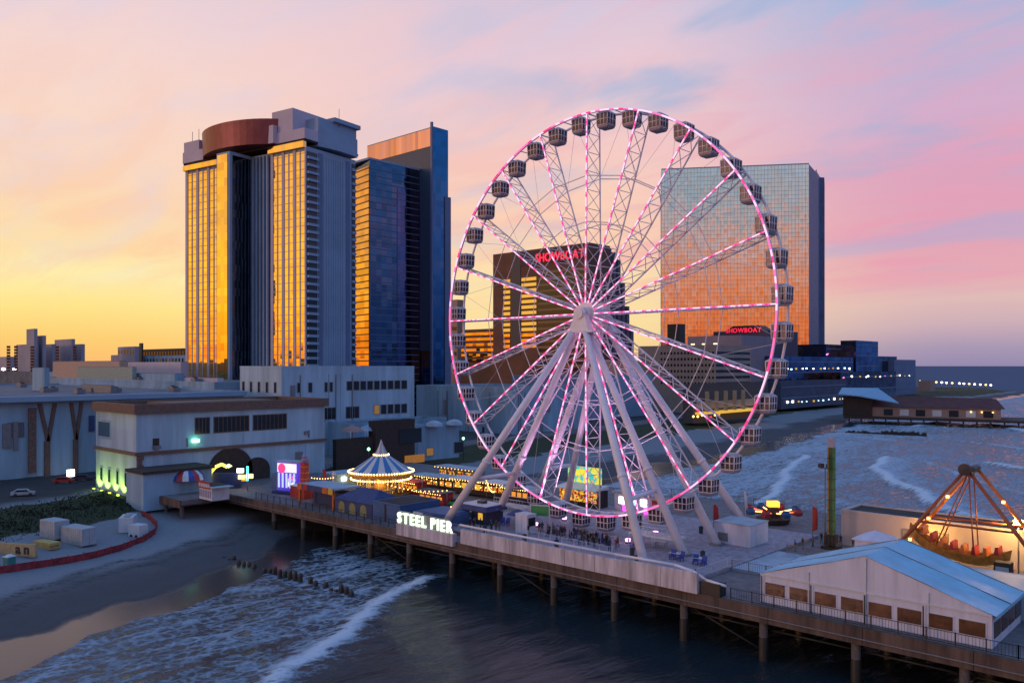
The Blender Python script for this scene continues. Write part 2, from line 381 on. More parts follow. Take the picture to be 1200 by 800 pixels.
def a_in(U, V, Z): return np.clip((a_s(U, V)-64)/6, 0, 1)*np.clip((900-V)/80, 0, 1)
us = axis((-20000, -2000, 1500), (-2000, -400, 80), (-400, -150, 6), (-150, 20, 1.0), (20, 160, 10))
vs = axis((-1500, -120, 60), (-120, 50, 1.0), (50, 300, 2.5), (300, 1100, 10), (1100, 2000, 100), (2000, 30000, 2000))
grid('ground', us, vs, lambda U, V: ground_z(U, V)+np.clip((a_s(U, V)-6)/6, 0, 1)*(.06*np.sin(U*1.7+V*.9)*np.sin(V*1.3-U*.4)+.10*np.sin(U*.5-V*.33+1)*np.sin(V*.41+U*.2)), {'wet': a_wet, 'wrack': a_wr, 'grass': a_gr, 'inland': a_in}, sand)

def crest(pts, w=1.5, Lf=18, amp=1.0, f=1.0):
    p = sorted([(q.y, q.x) for q in (gp(a, c, 0) for a, c in pts)]); return np.array([a for a, _ in p]), np.array([c for _, c in p]), w, Lf, amp, f
CRESTS = [crest([(255, 845), (320, 803), (352, 781), (385, 757), (415, 733), (440, 713), (462, 699), (484, 688), (505, 676)], 2.6, 3.4, .55, .98),
          crest([(215, 792), (262, 760), (300, 728), (340, 702), (385, 684), (420, 672)], 1.4, 3.5, .2, .62),
          crest([(90, 800), (170, 758), (240, 720), (310, 692), (350, 676)], 1.0, 4, .1, .6),
          crest([(60, 840), (150, 790), (230, 745), (300, 712), (350, 690), (390, 676)], .8, 2.2, .12, .70), crest([(250, 815), (310, 765), (352, 733), (400, 705), (440, 690)], .9, 2.0, .12, .68), crest([(285, 822), (335, 778), (372, 747), (410, 722), (448, 703)], .8, 1.6, .1, .66),
          crest([(1080, 540), (1110, 552), (1150, 566), (1200, 580)], 2.2, 14, .5, .9), crest([(1010, 512), (1040, 516), (1080, 520)], 3, 20, .5, .85), crest([(1120, 517), (1160, 521), (1205, 528)], 3, 20, .6, .95), crest([(960, 575), (985, 588), (1010, 600)], 1.8, 10, .3, .8),
          crest([(1038, 537), (1024, 550), (1042, 565), (1074, 578), (1088, 590), (1110, 601), (1150, 612)], 3.0, 48, 1.1, 1.22),
          crest([(945, 535), (921, 551), (917, 564), (905, 580), (880, 600)], 3.0, 32, .7, 1.15),
          crest([(1152, 543), (1175, 547), (1200, 552)], 3.2, 18, 1.1, 1.2),
          crest([(1070, 500), (1092, 496), (1112, 493), (1135, 491)], 4, 40, .8, 1.1),
          crest([(1150, 497), (1175, 500), (1205, 507)], 4, 36, .8, 1.15),
          crest([(990, 512), (960, 525), (940, 532), (900, 540)], 2.5, 26, .3, .62)]
def crest_du(U, V, c):
    vv, uu, w, Lf, amp, f = c
    ww = .22*np.sin(V*.9)+.12*np.sin(V*2.1+1)+.5*np.sin(V*.23+2)
    du = U-np.interp(V, vv, uu)+ww; e = np.clip((V-vv[0]+6)/8, 0, 1)*np.clip((vv[-1]+6-V)/8, 0, 1); return du, e
def sea_z(U, V):
    near = np.exp(-np.hypot(U-CAMP.x, V-CAMP.y)/260.0)
    z = near*(.10*np.sin(U*.55+V*.21)+.07*np.sin(U*1.05-V*.42+1)+.05*np.sin(V*.9+U*.3)+.16*np.sin(U*.17+V*.05))
    for c in CRESTS:
        du, e = crest_du(U, V, c); z = z+e*c[4]*np.where(du < 0, np.exp(-(du/1.8)**2), np.exp(-(du/(c[2]*2.2))**2))
    s = shore(V)-U; z = z*np.clip((-s-6)/14, 0, 1)
    return z+.05
def a_foam(U, V, Z):
    F = np.zeros_like(U)
    for c in CRESTS:
        du, e = crest_du(U, V, c); F = np.maximum(F, e*c[5]*np.where(du < 0, np.exp(-(du/(c[2]*(1.1 if c[4] == .55 else .45)))**2), np.maximum(np.exp(-(du/c[2])**2), .68*np.exp(-du/c[3]))))
    s = shore(V)-U+wob(U, V)
    zone = np.clip((-s-6)/4, 0, 1)*np.interp(-s, [0, 12, 30, 55, 120, 260], [.62, .60, .46, .40, .34, .22]); zone = zone*np.interp(V, [-60, -22, 30, 60], [1, .85, .85, 1])
    pier = np.clip((V+24)/8, 0, 1)*np.clip((50-V)/5, 0, 1)*np.clip((U+38)/8, 0, 1); fg = np.clip((-V-5)/10, 0, 1)*np.clip((U+22)/10, 0, 1)
    du0 = U-np.interp(V, CRESTS[0][0], CRESTS[0][1]); land = np.clip((2-du0)/4, 0, 1)*np.clip((-V-8)/10, 0, 1)*np.clip((-s-7)/3, 0, 1)
    zone = np.maximum(zone*(1-.8*pier)*(1-.62*np.clip((du0-1)/6, 0, 1)*np.clip((20-V)/20, 0, 1)), land*.57)
    zone = np.maximum(zone, np.clip((V-48)/15, 0, 1)*np.clip((-s-7)/3, 0, 1)*np.interp(-s, [0, 30, 70, 160, 320, 600], [.76, .70, .61, .54, .45, .31]))
    edge = np.exp(-((s+8.5)/1.0)**2)*.55
    far = np.clip((V-1050)/100, 0, 1)*np.exp(-((U+40)/60)**2)*.9
    return np.clip(np.maximum(np.maximum(F, zone), np.maximum(edge, far)), 0, 1.3)
m, t, b, n, noise, ma, ss, mix, attr = nodes_mat('sea_water')
pos = n('ShaderNodeNewGeometry').outputs['Position']
mpn = n('ShaderNodeMapping'); t.links.new(pos, mpn.inputs[0]); mpn.inputs['Rotation'].default_value = (0, 0, .15); mpn.inputs['Scale'].default_value = (1, .26, 1); vec = mpn.outputs[0]
f1 = noise(.55, 10, .7, vec, .9); f2 = noise(2.4, 8, .7, pos, .4); f3 = noise(.07, 4, .5, vec)
fo = attr('foam')
sumn = ma('ADD', ma('MULTIPLY', ma('SUBTRACT', f1, .5), 1.7), ma('ADD', ma('MULTIPLY', ma('SUBTRACT', f2, .5), .7), ma('MULTIPLY', ma('SUBTRACT', f3, .5), .7)))
vo = n('ShaderNodeTexVoronoi', feature='DISTANCE_TO_EDGE'); vo.inputs['Scale'].default_value = .62
wm = n('ShaderNodeVectorMath', operation='ADD'); wnz = n('ShaderNodeTexNoise'); wnz.inputs['Scale'].default_value = .5; wnz.inputs['Detail'].default_value = 4; t.links.new(vec, wnz.inputs['Vector']); wsc = n('ShaderNodeVectorMath', operation='SCALE'); wsc.inputs['Scale'].default_value = 3.2; t.links.new(wnz.outputs['Color'], wsc.inputs[0]); t.links.new(pos, wm.inputs[0]); t.links.new(wsc.outputs[0], wm.inputs[1]); t.links.new(wm.outputs[0], vo.inputs['Vector'])
lace = ss(vo.outputs['Distance'], .0, .25, .15, -.07)
sumn = ma('ADD', ma('MULTIPLY', sumn, .9), lace)
mask = ma('MULTIPLY', ss(ma('ADD', fo, sumn), .40, .92), ss(fo, .06, .3))
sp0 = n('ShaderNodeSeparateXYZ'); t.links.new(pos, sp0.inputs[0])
watc = mix(ss(sp0.outputs[1], 420, 1000), mix(f3, (.012, .022, .030, 1), (.026, .036, .042, 1)), mix(f1, (.13, .135, .19, 1), (.19, .19, .25, 1)))  # far water: slate base colour stands in for the reflected sky
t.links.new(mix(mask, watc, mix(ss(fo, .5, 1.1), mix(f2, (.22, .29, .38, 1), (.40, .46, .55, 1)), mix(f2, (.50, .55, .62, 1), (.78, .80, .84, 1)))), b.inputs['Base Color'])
t.links.new(ss(mask, 0, .6, .07, .8), b.inputs['Roughness']); b.inputs['IOR'].default_value = 1.33
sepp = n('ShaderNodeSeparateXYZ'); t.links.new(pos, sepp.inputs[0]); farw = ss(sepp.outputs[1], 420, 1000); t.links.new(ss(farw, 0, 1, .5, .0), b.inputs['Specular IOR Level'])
w1 = noise(.55, 6, .6, vec, .3); w2 = noise(2.2, 5, .6, vec)
hgt = ma('ADD', ma('ADD', w1, ma('MULTIPLY', w2, .28)), ma('MULTIPLY', mask, .22))
bp = n('ShaderNodeBump'); bp.inputs['Strength'].default_value = .5; bp.inputs['Distance'].default_value = .6; t.links.new(hgt, bp.inputs['Height']); t.links.new(bp.outputs[0], b.inputs['Normal'])
us = axis((-160, 110, 1.0), (110, 500, 15), (500, 40000, 1800))
vs = axis((-160, 60, 1.0), (60, 320, 2.0), (320, 900, 5), (900, 2600, 60), (2600, 40000, 1800))
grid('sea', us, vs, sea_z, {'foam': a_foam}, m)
us = axis((-16000, -1600, 900), (-1600, -160, 20), (-160, 110, 10)); vs = axis((1000, 2600, 100), (2600, 40000, 1800))
grid('sea', us[us <= -160], vs, lambda U, V: U*0+.04, {'foam': lambda U, V, Z: U*0}, m)

# ------------------------------------------------------------------ pier
EV, BV, DZ = -17.3, 45.0, 6.0               # front edge, back edge, deck level
pier = thing('pier', 'long pier deck on rows of round concrete piles', 'pier')
def deckz(): return DZ
MB().box(-96, 112, EV+.5, BV, 5.1, DZ).build('deck', deckm, pier)
MB().box(-96.3, -79, -27.5, EV+.49, 5.0, DZ-.03).build('landing', deckm, pier)
for u_ in (-94, -88, -81): link('pile', MB().lathe([(.4, 0), (.4, 4.6)], 10, smooth=True).mesh('pile', pilec), pier, (u_, -26.5, .6))
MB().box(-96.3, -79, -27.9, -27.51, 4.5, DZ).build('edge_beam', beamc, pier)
u = -93.0
while u < 110:
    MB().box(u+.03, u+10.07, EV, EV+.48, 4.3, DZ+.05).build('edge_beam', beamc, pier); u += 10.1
pile_me = MB().lathe([(.47, 0), (.47, 6.6)], 12, smooth=True).mesh('pile', pilec)
pilew_me = MB().lathe([(.52, 0), (.52, 3.6), (.48, 4.0)], 12, smooth=True).mesh('weed_band', pilewet)
for k in range(-6, 15):
    for j, v in enumerate((-16.3, -7, 3, 14, 26, 38)):
        uu = -3.1+10.1*k
        if k < -3 and j > 3: continue
        p = link('pile', pile_me, pier, (uu, v, -1.5)); link('weed_band', pilew_me, p, (0, 0, 0))
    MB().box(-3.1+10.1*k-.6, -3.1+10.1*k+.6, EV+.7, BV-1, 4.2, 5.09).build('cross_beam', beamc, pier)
m_ = MB()
for k in range(-3, 14):
    x0_ = -3.1+10.1*k
    if k % 3 == 0: MB().tube((x0_, -15.7, 4.0), (x0_+10.1, -15.7, .6), .11, n=5).build('diagonal_brace', pilewet, pier)
    MB().tube((x0_, -15.7, 3.2), (x0_+10.1, -15.7, 3.2), .13, n=5).build('walings', pilewet, pier)
MB().path([(-90, EV-.06, 4.9), (110, EV-.06, 4.9)], .07, 5).build('service_pipe', greym, pier)
# concrete parapet beside the wheel
par = thing('parapet_wall', 'concrete parapet wall panels along the pier edge beside the wheel', 'wall')
u = -10.2
while u < 29.5:
    top = 8.15 if u < 18 else 8.45; v0 = EV-.18 if u < 18 else EV-.4
    MB().box(u+.02, u+4.95, v0, v0+.45, DZ+.06, top).build('panel', concrete, par); u += 5.0
pm = MB().path([(-10.5, EV+.05, 8.75), (17.8, EV+.05, 8.75), (26.5, EV+.05, 8.85), (29, EV+.1, 8.5), (30.6, EV+.3, 7.7), (33, EV+.5, 7.4)], .16, 8); pm.build('pipe', steel, par)
MB().box(29.8, 32.4, EV+.1, EV+1.6, DZ+.06, 7.5).build('pipe_box', black, par)
# grass-dark strip and the raised platform of the wheel
plat = thing('wheel_platform', 'raised boarded platform under the Ferris wheel', 'platform')
MB().box(-22, 27, -13.1, 23, DZ+.02, 6.42).build('platform_deck', platm, plat)
MB().box(27.05, 39, -4.5, 9, DZ+.02, 6.3).build('ramp_deck', roofl, plat)
MB().box(-22, 27, -13.25, -13.12, 6.02, 6.5).build('edge_trim', mat('rust_edge', (.30, .16, .11, 1), .7), plat)

def fence(name, label, pts, h=1.1, step=2.0, mats=None, rails=(.1, 1.0), pick=0.0, z=6.42, cat='fence', group=None):
    m_ = mats or steel; root = thing(name, label, cat, group=group); pts = [Vector((p[0], p[1], z)) for p in pts]; pk = MB()
    for a, c in zip(pts[:-1], pts[1:]):
        Ln = (c-a).length; k = max(1, int(Ln/step))
        for i in range(k+1):
            p = a.lerp(c, i/k); MB().box(-.05, .05, -.05, .05, 0, h+.08).build('post', m_, root, p)
        r = MB()
        for zz in rails: r.tube(a+Vector((0, 0, h*zz)), c+Vector((0, 0, h*zz)), .035, n=4)
        r.build('rail', m_, root)
        if pick:
            q = int(Ln/pick)
            for i in range(q): p = a.lerp(c, (i+.5)/q); pk.tube(p+Vector((0, 0, .1*h)), p+Vector((0, 0, h)), .02, n=3, cap=False)
    if pk.v: stuff(pk.build('pickets', m_, root))
    return root
fence('platform_fence', 'white picket fence along the front of the wheel platform', [(-21.5, -12.9), (26.7, -12.9), (26.7, -5)], 1.1, 3.0, white, pick=.28)
fence('pier_rail', 'dark railing in front of the white event tent', [(33.5, EV+.6), (62, EV+.6), (110, EV+.6)], 1.2, 2.4, black, pick=.3, z=6.05)
fence('pier_rail', 'dark railing along the far edge of the pier behind the spinning ride', [(-25, BV-.4), (60, BV-.4)], 1.2, 3, greym, pick=.5, z=6.02)
fence('ramp_fence', 'grey fence beside the ramp leading off the wheel platform', [(27.4, -5.0), (39, -5.0), (39, 4)], 1.15, 2.3, greym, pick=.3, z=6.32)
fence('ramp_fence', 'grey fence on the far side of the ramp by the white box', [(28.5, 8.7), (44, 8.7)], 1.15, 2.3, greym, pick=.3, z=6.32)
fence('shore_rail', 'low dark railing on the pier edge below the blue buildings', [(-70, EV+.7), (-26, EV+.7)], 1.3, 2.2, black, pick=.35, z=6.03)

# ------------------------------------------------------------------ Ferris wheel
WC = Vector((0, 0, 40.5)); WR = 31.2; YF, YB = 0.0, 3.2; NS = 20
wheel = thing('ferris_wheel', 'giant white Ferris wheel with pink and white light strips', 'ferris wheel', (0, 0, 6.42))
def wp(r, a, y): return (r*math.sin(a), y, WC.z-6.42+r*math.cos(a))
def ring(r, y, n=120): return [wp(r, 2*math.pi*i/n, y) for i in range(n)]
MB().path(ring(WR, YF), .19, 6, True).build('front_rim', steel, wheel)
MB().path(ring(WR, YB), .19, 6, True).build('back_rim', steel, wheel)
for i in range(40):
    a = 2*math.pi*i/40; MB().tube(wp(WR, a, YF), wp(WR, a, YB), .09, n=5).build('rim_tie', steel, wheel)
def led(pa, pb, parent, seg=.38, r=.10, phase=0):
    pa = Vector(pa); pb = Vector(pb); k = max(1, int((pb-pa).length/seg)); m_ = MB()
    for i in range(k):
        q = (i+phase) % 5; m_.tube(pa.lerp(pb, i/k), pa.lerp(pb, (i+1)/k), r, n=5, mi=(0, 0, 2, 1, 2)[q] if random.random() < .8 else 0, cap=False)
    return m_
m_ = MB(); NR = 440; pts = ring(WR, YF-.24, NR); pat = 0
for i in range(NR):
    if i % 2 == 0: pat = random.choice((0, 0, 1, 2, 2))
    m_.tube(pts[i], pts[(i+1) % NR], .13, n=5, mi=pat, cap=False)
m_.build('rim_light_strip', [ledw, ledp, ledm], wheel)
HR = 1.75
for i in range(NS):
    a = 2*math.pi*i/NS
    fa, fb = Vector(wp(HR, a, -.35)), Vector(wp(WR-.1, a, YF)); ba, bb = Vector(wp(HR, a, 3.55)), Vector(wp(WR-.1, a, YB))
    ml = MB(); ml.tube(fa, fb, .12, n=5); ml.tube(ba, bb, .13, n=5); K = 10
    for k in range(K):
        p, q = fa.lerp(fb, k/K), fa.lerp(fb, (k+1)/K); r_, s_ = ba.lerp(bb, k/K), ba.lerp(bb, (k+1)/K)
        ml.tube(p, s_, .06, n=4, cap=False); ml.tube(r_, q, .06, n=4, cap=False); ml.tube(q, s_, .06, n=4, cap=False)
    sp = ml.build('spoke', steel, wheel)
    led(fa+Vector((0, -.16, 0)), fb+Vector((0, -.16, 0)), wheel, phase=i*2).build('light_strip', [ledw, ledp, ledm], sp)
for fr in (.46, .69):
    for y in (YF*fr-.35*(1-fr), YB*fr+3.55*(1-fr)): MB().path([wp(WR*fr, 2*math.pi*i/NS, y) for i in range(NS)], .075, 4, True).build('tie_ring', steel, wheel)
m_ = MB()
for i in range(NS):
    a0, a1 = 2*math.pi*i/NS, 2*math.pi*(i+1)/NS
    m_.tube(wp(WR*.69, a0, YB*.69+1.1), wp(WR, (a0+a1)/2, YB), .03, n=3, cap=False); m_.tube(wp(WR*.69, a1, YB*.69+1.1), wp(WR, (a0+a1)/2, YB), .03, n=3, cap=False)
m_.build('rim_stays', steel, wheel)
def ydisc(m_, r0, r1, y0, y1, n=28, mi=0):
    c = (0, 0, WC.z-6.42); o = []
    for r, y in ((r0, y0), (r1, y0), (r1, y1), (r0, y1)): o.append([(c[0]+r*math.cos(2*math.pi*k/n), y, c[2]+r*math.sin(2*math.pi*k/n)) for k in range(n)])
    b0 = len(m_.v); m_.v += [p for l in o for p in l]
    for j in range(4):
        for k in range(n): m_.f.append((b0+j*n+k, b0+j*n+(k+1) % n, b0+((j+1) % 4)*n+(k+1) % n, b0+((j+1) % 4)*n+k)); m_.m.append(mi); m_.sm.append(False)
    return m_
ydisc(ydisc(MB(), .02, 1.1, -1.3, 4.5), 1.1, 1.9, -.5, -.2).build('hub', steel, wheel)
ydisc(MB(), 1.1, 1.9, 3.4, 3.7).build('hub_flange', steel, wheel)
ydisc(ydisc(MB(), .02, .85, -2.3, -1.3), .7, 1.05, -2.1, -1.8).build('hub_cap', steel, wheel)
for y0, y1 in ((-2.2, -.75), (3.95, 5.4)):
    MB().prism([(-1.9, y0), (1.9, y0), (1.9, y1), (-1.9, y1)], WC.z-6.42-2.6, WC.z-6.42-.2, top=[(-1.0, y0+.2), (1.0, y0+.2), (1.0, y1-.2), (-1.0, y1-.2)]).build('bearing_block', steel, wheel)
    MB().box(-2.8, 2.8, y0-.2, y1+.2, WC.z-6.42-2.95, WC.z-6.42-2.61).build('bearing_plate', steel, wheel)
FEET = {}
for side in (-1, 1):
    for tag_, y, ytop, xf in (('fo', -14.1, -2.0, 19.6), ('fi', -2.9, -1.2, 18.2), ('bi', 6.1, 4.4, 18.2), ('bo', 16.2, 5.2, 18.6)):
        top = Vector((side*1.3, ytop, WC.z-6.42-2.9)); ft = Vector((side*xf+.9, y, -.38 if tag_ == 'fo' else 0)); FEET[(side, tag_)] = (ft, top)
        m_ = MB().tube(ft, top, .62, .5, 12); 
        lg = m_.build('leg', steel, wheel)
        MB().box(ft.x-.8, ft.x+.8, y-.8, y+.8, ft.z, ft.z+.3).build('foot_plate', greym, lg)
        j = ft.lerp(top, .36); MB().tube(j-(top-ft).normalized()*.25, j+(top-ft).normalized()*.25, .68, n=12).build('collar', steel, lg)
for side in (-1, 1):
    for (a, c) in (('fo', 'fi'), ('bi', 'bo')):
        for fr in (.27,):
            p = FEET[(side, a)][0].lerp(FEET[(side, a)][1], fr); q = FEET[(side, c)][0].lerp(FEET[(side, c)][1], fr)
            MB().tube(p, q, .32, n=8).build('brace', steel, wheel)
for x_, y_ in ((-9, -1.9), (9, -1.9), (-9, 5.4), (9, 5.4)):  # fill lamps added to brighten the wheel legs in pink
    fr_ = thing('wheel_fill', 'added pink fill lamp on the platform aimed up the wheel legs', 'flood lamp', (x_, y_, 6.43), group='added fill lamps at the wheel legs')
    MB().box(-.3, .3, -.2, .2, 0, .25).build('bracket', black, fr_); MB().lathe([(.1, .25), (.35, .3), (.42, .7), (.3, .72)], 10).build('lamp_head', emis('pink_fill', (1, .5, .9, 1), 3), fr_)
    ld_ = bpy.data.lights.new('flood_light', 'SPOT'); ld_.energy = 9000; ld_.color = (1, .48, .88); ld_.spot_size = 1.1; ld_.spot_blend = .7; ld_.shadow_soft_size = .3
    lo = bpy.data.objects.new('flood_light', ld_); C.objects.link(lo); lo.parent = fr_; lo.location = (0, 0, .85); lo.rotation_euler = (math.pi, -math.copysign(.20, x_), 0)
# boarding decks between the legs at rim level
bd = thing('boarding_deck', 'white railed boarding deck at the foot of the Ferris wheel', 'deck', (0, 0, 6.42))
MB().box(9.5, 17.5, -2.4, .2, 1.6, 1.85).build('floor', white, bd); MB().box(-18, -11.5, -2.4, .2, 2.6, 2.85).build('floor', white, bd)
m_ = MB()
for x0, x1, zb in ((9.5, 17.5, 1.85), (-18, -11.5, 2.85)):
    for zz in (.5, 1.1): m_.tube((x0, -2.35, zb+zz), (x1, -2.35, zb+zz), .05, n=4); m_.tube((x0, .15, zb+zz), (x1, .15, zb+zz), .05, n=4)
    k = 10
    for i in range(k+1): x = x0+(x1-x0)*i/k; m_.tube((x, -2.35, zb), (x, -2.35, zb+1.1), .04, n=4); m_.tube((x, -2.35, 0), (x, -2.35, zb), .07, n=4) if i % 5 == 0 else None
m_.build('railing', white, bd)

# gondolas
gshell = mat('gondola_shell', (.26, .24, .30, 1), .45, var=.08); gframe = mat('gondola_frame', (.80, .74, .80, 1), .45, var=.05); groof = mat('gondola_roof', (.42, .47, .55, 1), .4, var=.08)
gglass = mat('gondola_glass', (.022, .02, .028, 1), .3, var=.0)
h = 1.05; ht, hb = -.2, -2.62
g0 = thing('gondola', 'square white framed gondola with dark windows hanging on the big wheel', 'gondola', group='gondolas of the Ferris wheel')
def frus(m_, h0, h1, z0, z1, mi=0): return m_.add([(-h0, -h0, z0), (h0, -h0, z0), (h0, h0, z0), (-h0, h0, z0), (-h1, -h1, z1), (h1, -h1, z1), (h1, h1, z1), (-h1, h1, z1)], [(0, 3, 2, 1), (4, 5, 6, 7), (0, 1, 5, 4), (1, 2, 6, 5), (2, 3, 7, 6), (3, 0, 4, 7)], mi)
frus(frus(MB(), .84, 1.03, hb, hb+.2), 1.03, 1.06, hb+.201, hb+.42).build('cabin_floor', gshell, g0)
frus(MB(), 1.05, 1.12, hb+.42, ht).build('glazing', gglass, g0)
m_ = MB()
for sx in (-1, 1):
    for k in range(4):
        f = -1+2*k/3; w = .09
        m_.tube((f*1.06, sx*1.06, hb+.42), (f*1.13, sx*1.13, ht), w, n=4); m_.tube((sx*1.06, f*1.06, hb+.42), (sx*1.13, f*1.13, ht), w, n=4)
    for zz in (hb+.52, (hb+ht)/2+.25, ht):
        r_ = 1.06+.07*(zz-hb-.5)/(ht-hb-.5); m_.tube((-r_, sx*r_, zz), (r_, sx*r_, zz), .08, n=4); m_.tube((sx*r_, -r_, zz), (sx*r_, r_, zz), .08, n=4)
m_.build('window_frame', gframe, g0)
frus(frus(MB(), 1.16, 1.16, ht, ht+.12), 1.1, .7, ht+.121, ht+.42).build('roof', groof, g0)
MB().tube((0, -1.5, .1), (0, 1.5, .1), .1, n=6).tube((0, -1.2, .1), (0, -.8, ht+.2), .06, n=4).tube((0, 1.2, .1), (0, .8, ht+.2), .06, n=4).build('hanger', steel, g0)
for i in range(40):
    a = 2*math.pi*(i+.5)/40; p = wp(WR, a, 0); loc = (p[0], (YF+YB)/2, p[2]+6.42); g0.scale = (.93, .93, .95)
    if i == 0: g0.location = loc
    else: dup(g0, loc)

# ------------------------------------------------------------------ buildings
def put(m_, name, mats, root):
    o = m_.build(name, mats, root); 
    par_ = root; off = Vector((0, 0, 0))
    while par_: off += par_.location; par_ = par_.parent
    o.location = -off; return o
def bpx(pxl, pxc, pxr, d):
    # footprint of a block square to the pier whose near corner stands at pxc, d metres away
    p = at(pxc, d); X = (pxc-600)/FPX*d; rl = (pxl-600)/FPX; rr = (pxr-600)/FPX
    Lu = (X-rl*d)/(CT+rl*ST); Lv = (rr*d-X)/(ST-rr*CT)
    return p.x-Lu, p.x, p.y, p.y+Lv
def face_window(root, face, plane, a0, a1, z0, z1, glass=None, frame=None, name='window', fw=.18, mull=0):
    m_ = MB(); s = .10
    def bx(p0, p1, b0, b1, c0, c1, mi):
        if face == 'v': m_.box(p0, p1, plane-b1, plane-b0, c0, c1, mi)
        else: m_.box(plane+b0, plane+b1, p0, p1, c0, c1, mi)
    bx(a0+fw, a1-fw, .01, .04, z0+fw, z1-fw, 0)
    bx(a0, a1, .01, s, z0, z0+fw, 1); bx(a0, a1, .01, s, z1-fw, z1, 1); bx(a0, a0+fw, .01, s, z0+fw, z1-fw, 1); bx(a1-fw, a1, .01, s, z0+fw, z1-fw, 1)
    for k in range(mull):
        a = a0+fw+(a1-a0-2*fw)*(k+1)/(mull+1); bx(a-.06, a+.06, .04, .09, z0+fw, z1-fw, 1)
    return put(m_, name, [glass or dglass, frame or greym], root)
def box_building(name, label, u0, u1, v0, v1, z0, z1, wall, roof, cat='building', parapet=.8, group=None):
    root = thing(name, label, cat, ((u0+u1)/2, (v0+v1)/2, z0), group=group)
    put(MB().box(u0, u1, v0, v1, z0, z1), 'wall', wall, root)
    put(MB().box(u0+.45, u1-.45, v0+.45, v1-.45, z1+.01, z1+.15), 'roof', roof, root)
    if parapet:
        m_ = MB(); m_.box(u0-.05, u1+.05, v0-.05, v0+.4, z1+.002, z1+parapet); m_.box(u0-.05, u1+.05, v1-.4, v1+.05, z1+.002, z1+parapet); m_.box(u0-.05, u0+.4, v0+.41, v1-.41, z1+.002, z1+parapet); m_.box(u1-.4, u1+.05, v0+.41, v1-.41, z1+.002, z1+parapet)
        put(m_, 'parapet', wall, root)
    return root
lilac = mat('lilac_panel', (.50, .46, .56, 1), .6, var=.07, scale=.1)
slab = mat('blue_grey_panel', (.23, .35, .50, 1), .55, var=.08, scale=.08)
slabd = mat('deep_blue_panel', (.11, .16, .29, 1), .5, var=.08, scale=.1)
gold = glass_mat('gold_mirror_glass', (1.0, .74, .26, 1), .05, (3, 3, 3.2), .02, .22)
dkmir = glass_mat('dark_mirror_glass', (.11, .14, .20, 1), .08, (3, 3, 3.2), .02, .35)
blueg = glass_mat('blue_mirror_glass', (.17, .27, .45, 1), .06, (3.2, 3.2, 3.6), .02, .25)
bluegd = glass_mat('navy_mirror_glass', (.11, .15, .24, 1), .07, (3.2, 3.2, 3.6), .02, .3)
goldb = glass_mat('amber_mirror_glass', (.80, .48, .15, 1), .05, (4.2, 4.2, 3.6), .025, .3)
silver = glass_mat('silver_mirror_glass', (.90, .80, .77, 1), .05, (3.0, 3.0, 3.9), .014, .17)
podg = glass_mat('podium_blue_glass', (.12, .20, .42, 1), .16, (4, 4, 4), .03, .35)

# the tall slab hotel with gold window strips
t1 = thing('hotel_tower', 'tall pale hotel tower with gold window strips and curved red crown', 'tower', (-256, 95, 5))
put(MB().box(-308, -205, 83, 107, 5, 119.4), 'wall', slab, t1)
put(MB().box(-259, -248, 73, 82.98, 5, 119.4), 'centre_bay', slab, t1)
def strips(u0, u1, ngrp, plane, zb=8, zt=117.5):
    w = (u1-u0)/ngrp
    for g in range(ngrp):
        a = u0+g*w
        put(MB().box(a, a+w*.22, plane-.32, plane-.01, 5.5, zt+1.2), 'pier', lilac, t1)
        put(MB().box(a+w*.56, a+w*.64, plane-.26, plane-.01, 5.5, zt+.6), 'pier', lilac, t1)
        for b0, b1 in ((.23, .555), (.645, .995)):
            gs = put(MB().box(a+w*b0, a+w*b1, plane-.12, plane-.01, zb, zt), 'glass_strip', gold, t1)
            m_ = MB(); z = zb+3.2
            while z < zt: m_.box(a+w*b0, a+w*b1, plane-.16, plane-.121, z-.14, z+.14); z += 3.2
            o = stuff(m_.build('floor_bands', mat('bronze_spandrel', (.40, .24, .10, 1), .35, metal=.5, var=0), gs))
    put(MB().box(u1-.02, u1+.8, plane-.32, plane-.01, 5.5, zt+1.2), 'pier', lilac, t1)
strips(-308, -277.5, 3, 83); strips(-276.5, -261, 1, 83); strips(-232.5, -205.8, 3, 83)
put(MB().box(-257.9, -249.4, 72.7, 72.99, 8, 118.5), 'glass_strip', gold, t1)
put(MB().box(-248, -247.7, 74.2, 82.0, 8, 118), 'glass_strip', dkmir, t1)
for k in range(5):
    a = -246.6+k*2.9; put(MB().box(a, a+1.1, 82.0, 82.99, 5.5, 118.6), 'pier', slab, t1); put(MB().box(a+1.3, a+2.7, 82.8, 82.99, 8, 117.5), 'glass_strip', dkmir, t1)
put(MB().box(-308.2, -260, 81.6, 82.99, 118.8, 121), 'top_band', gold, t1); put(MB().box(-233, -205, 81.6, 82.99, 118.8, 121.3), 'top_band', gold, t1)
z = 26.0
bal = MB().box(0, 1.5, 0, 4.9, 0, 1.05).mesh('balcony', slab); bal2 = MB().box(0, .9, 0, 2.0, 0, 1.05).mesh('balcony', slab)
put(MB().box(-204.99, -204.6, 83.3, 87.9, 6, 117.5), 'balcony_recess', dglass, t1)
put(MB().box(-204.99, -204.7, 105.0, 106.8, 6, 117.5), 'balcony_recess', dglass, t1)
while z < 117:
    o = link('balcony', bal, t1); o.location = Vector((-204.98, 83.2, z))-t1.location
    o = link('balcony', bal2, t1); o.location = Vector((-204.98, 104.9, z))-t1.location; z += 2.95
for v0, v1, mm in ((88.6, 90.6, slabd), (102, 104, slabd)): put(MB().box(-204.99, -204.75, v0, v1, 6, 118), 'dark_rib', mm, t1)
m_ = MB()
for k in range(9): m_.box(-204.99, -204.7, 91.2+k*1.15, 91.5+k*1.15, 6, 117)
put(m_, 'wall_ribs', slab, t1)
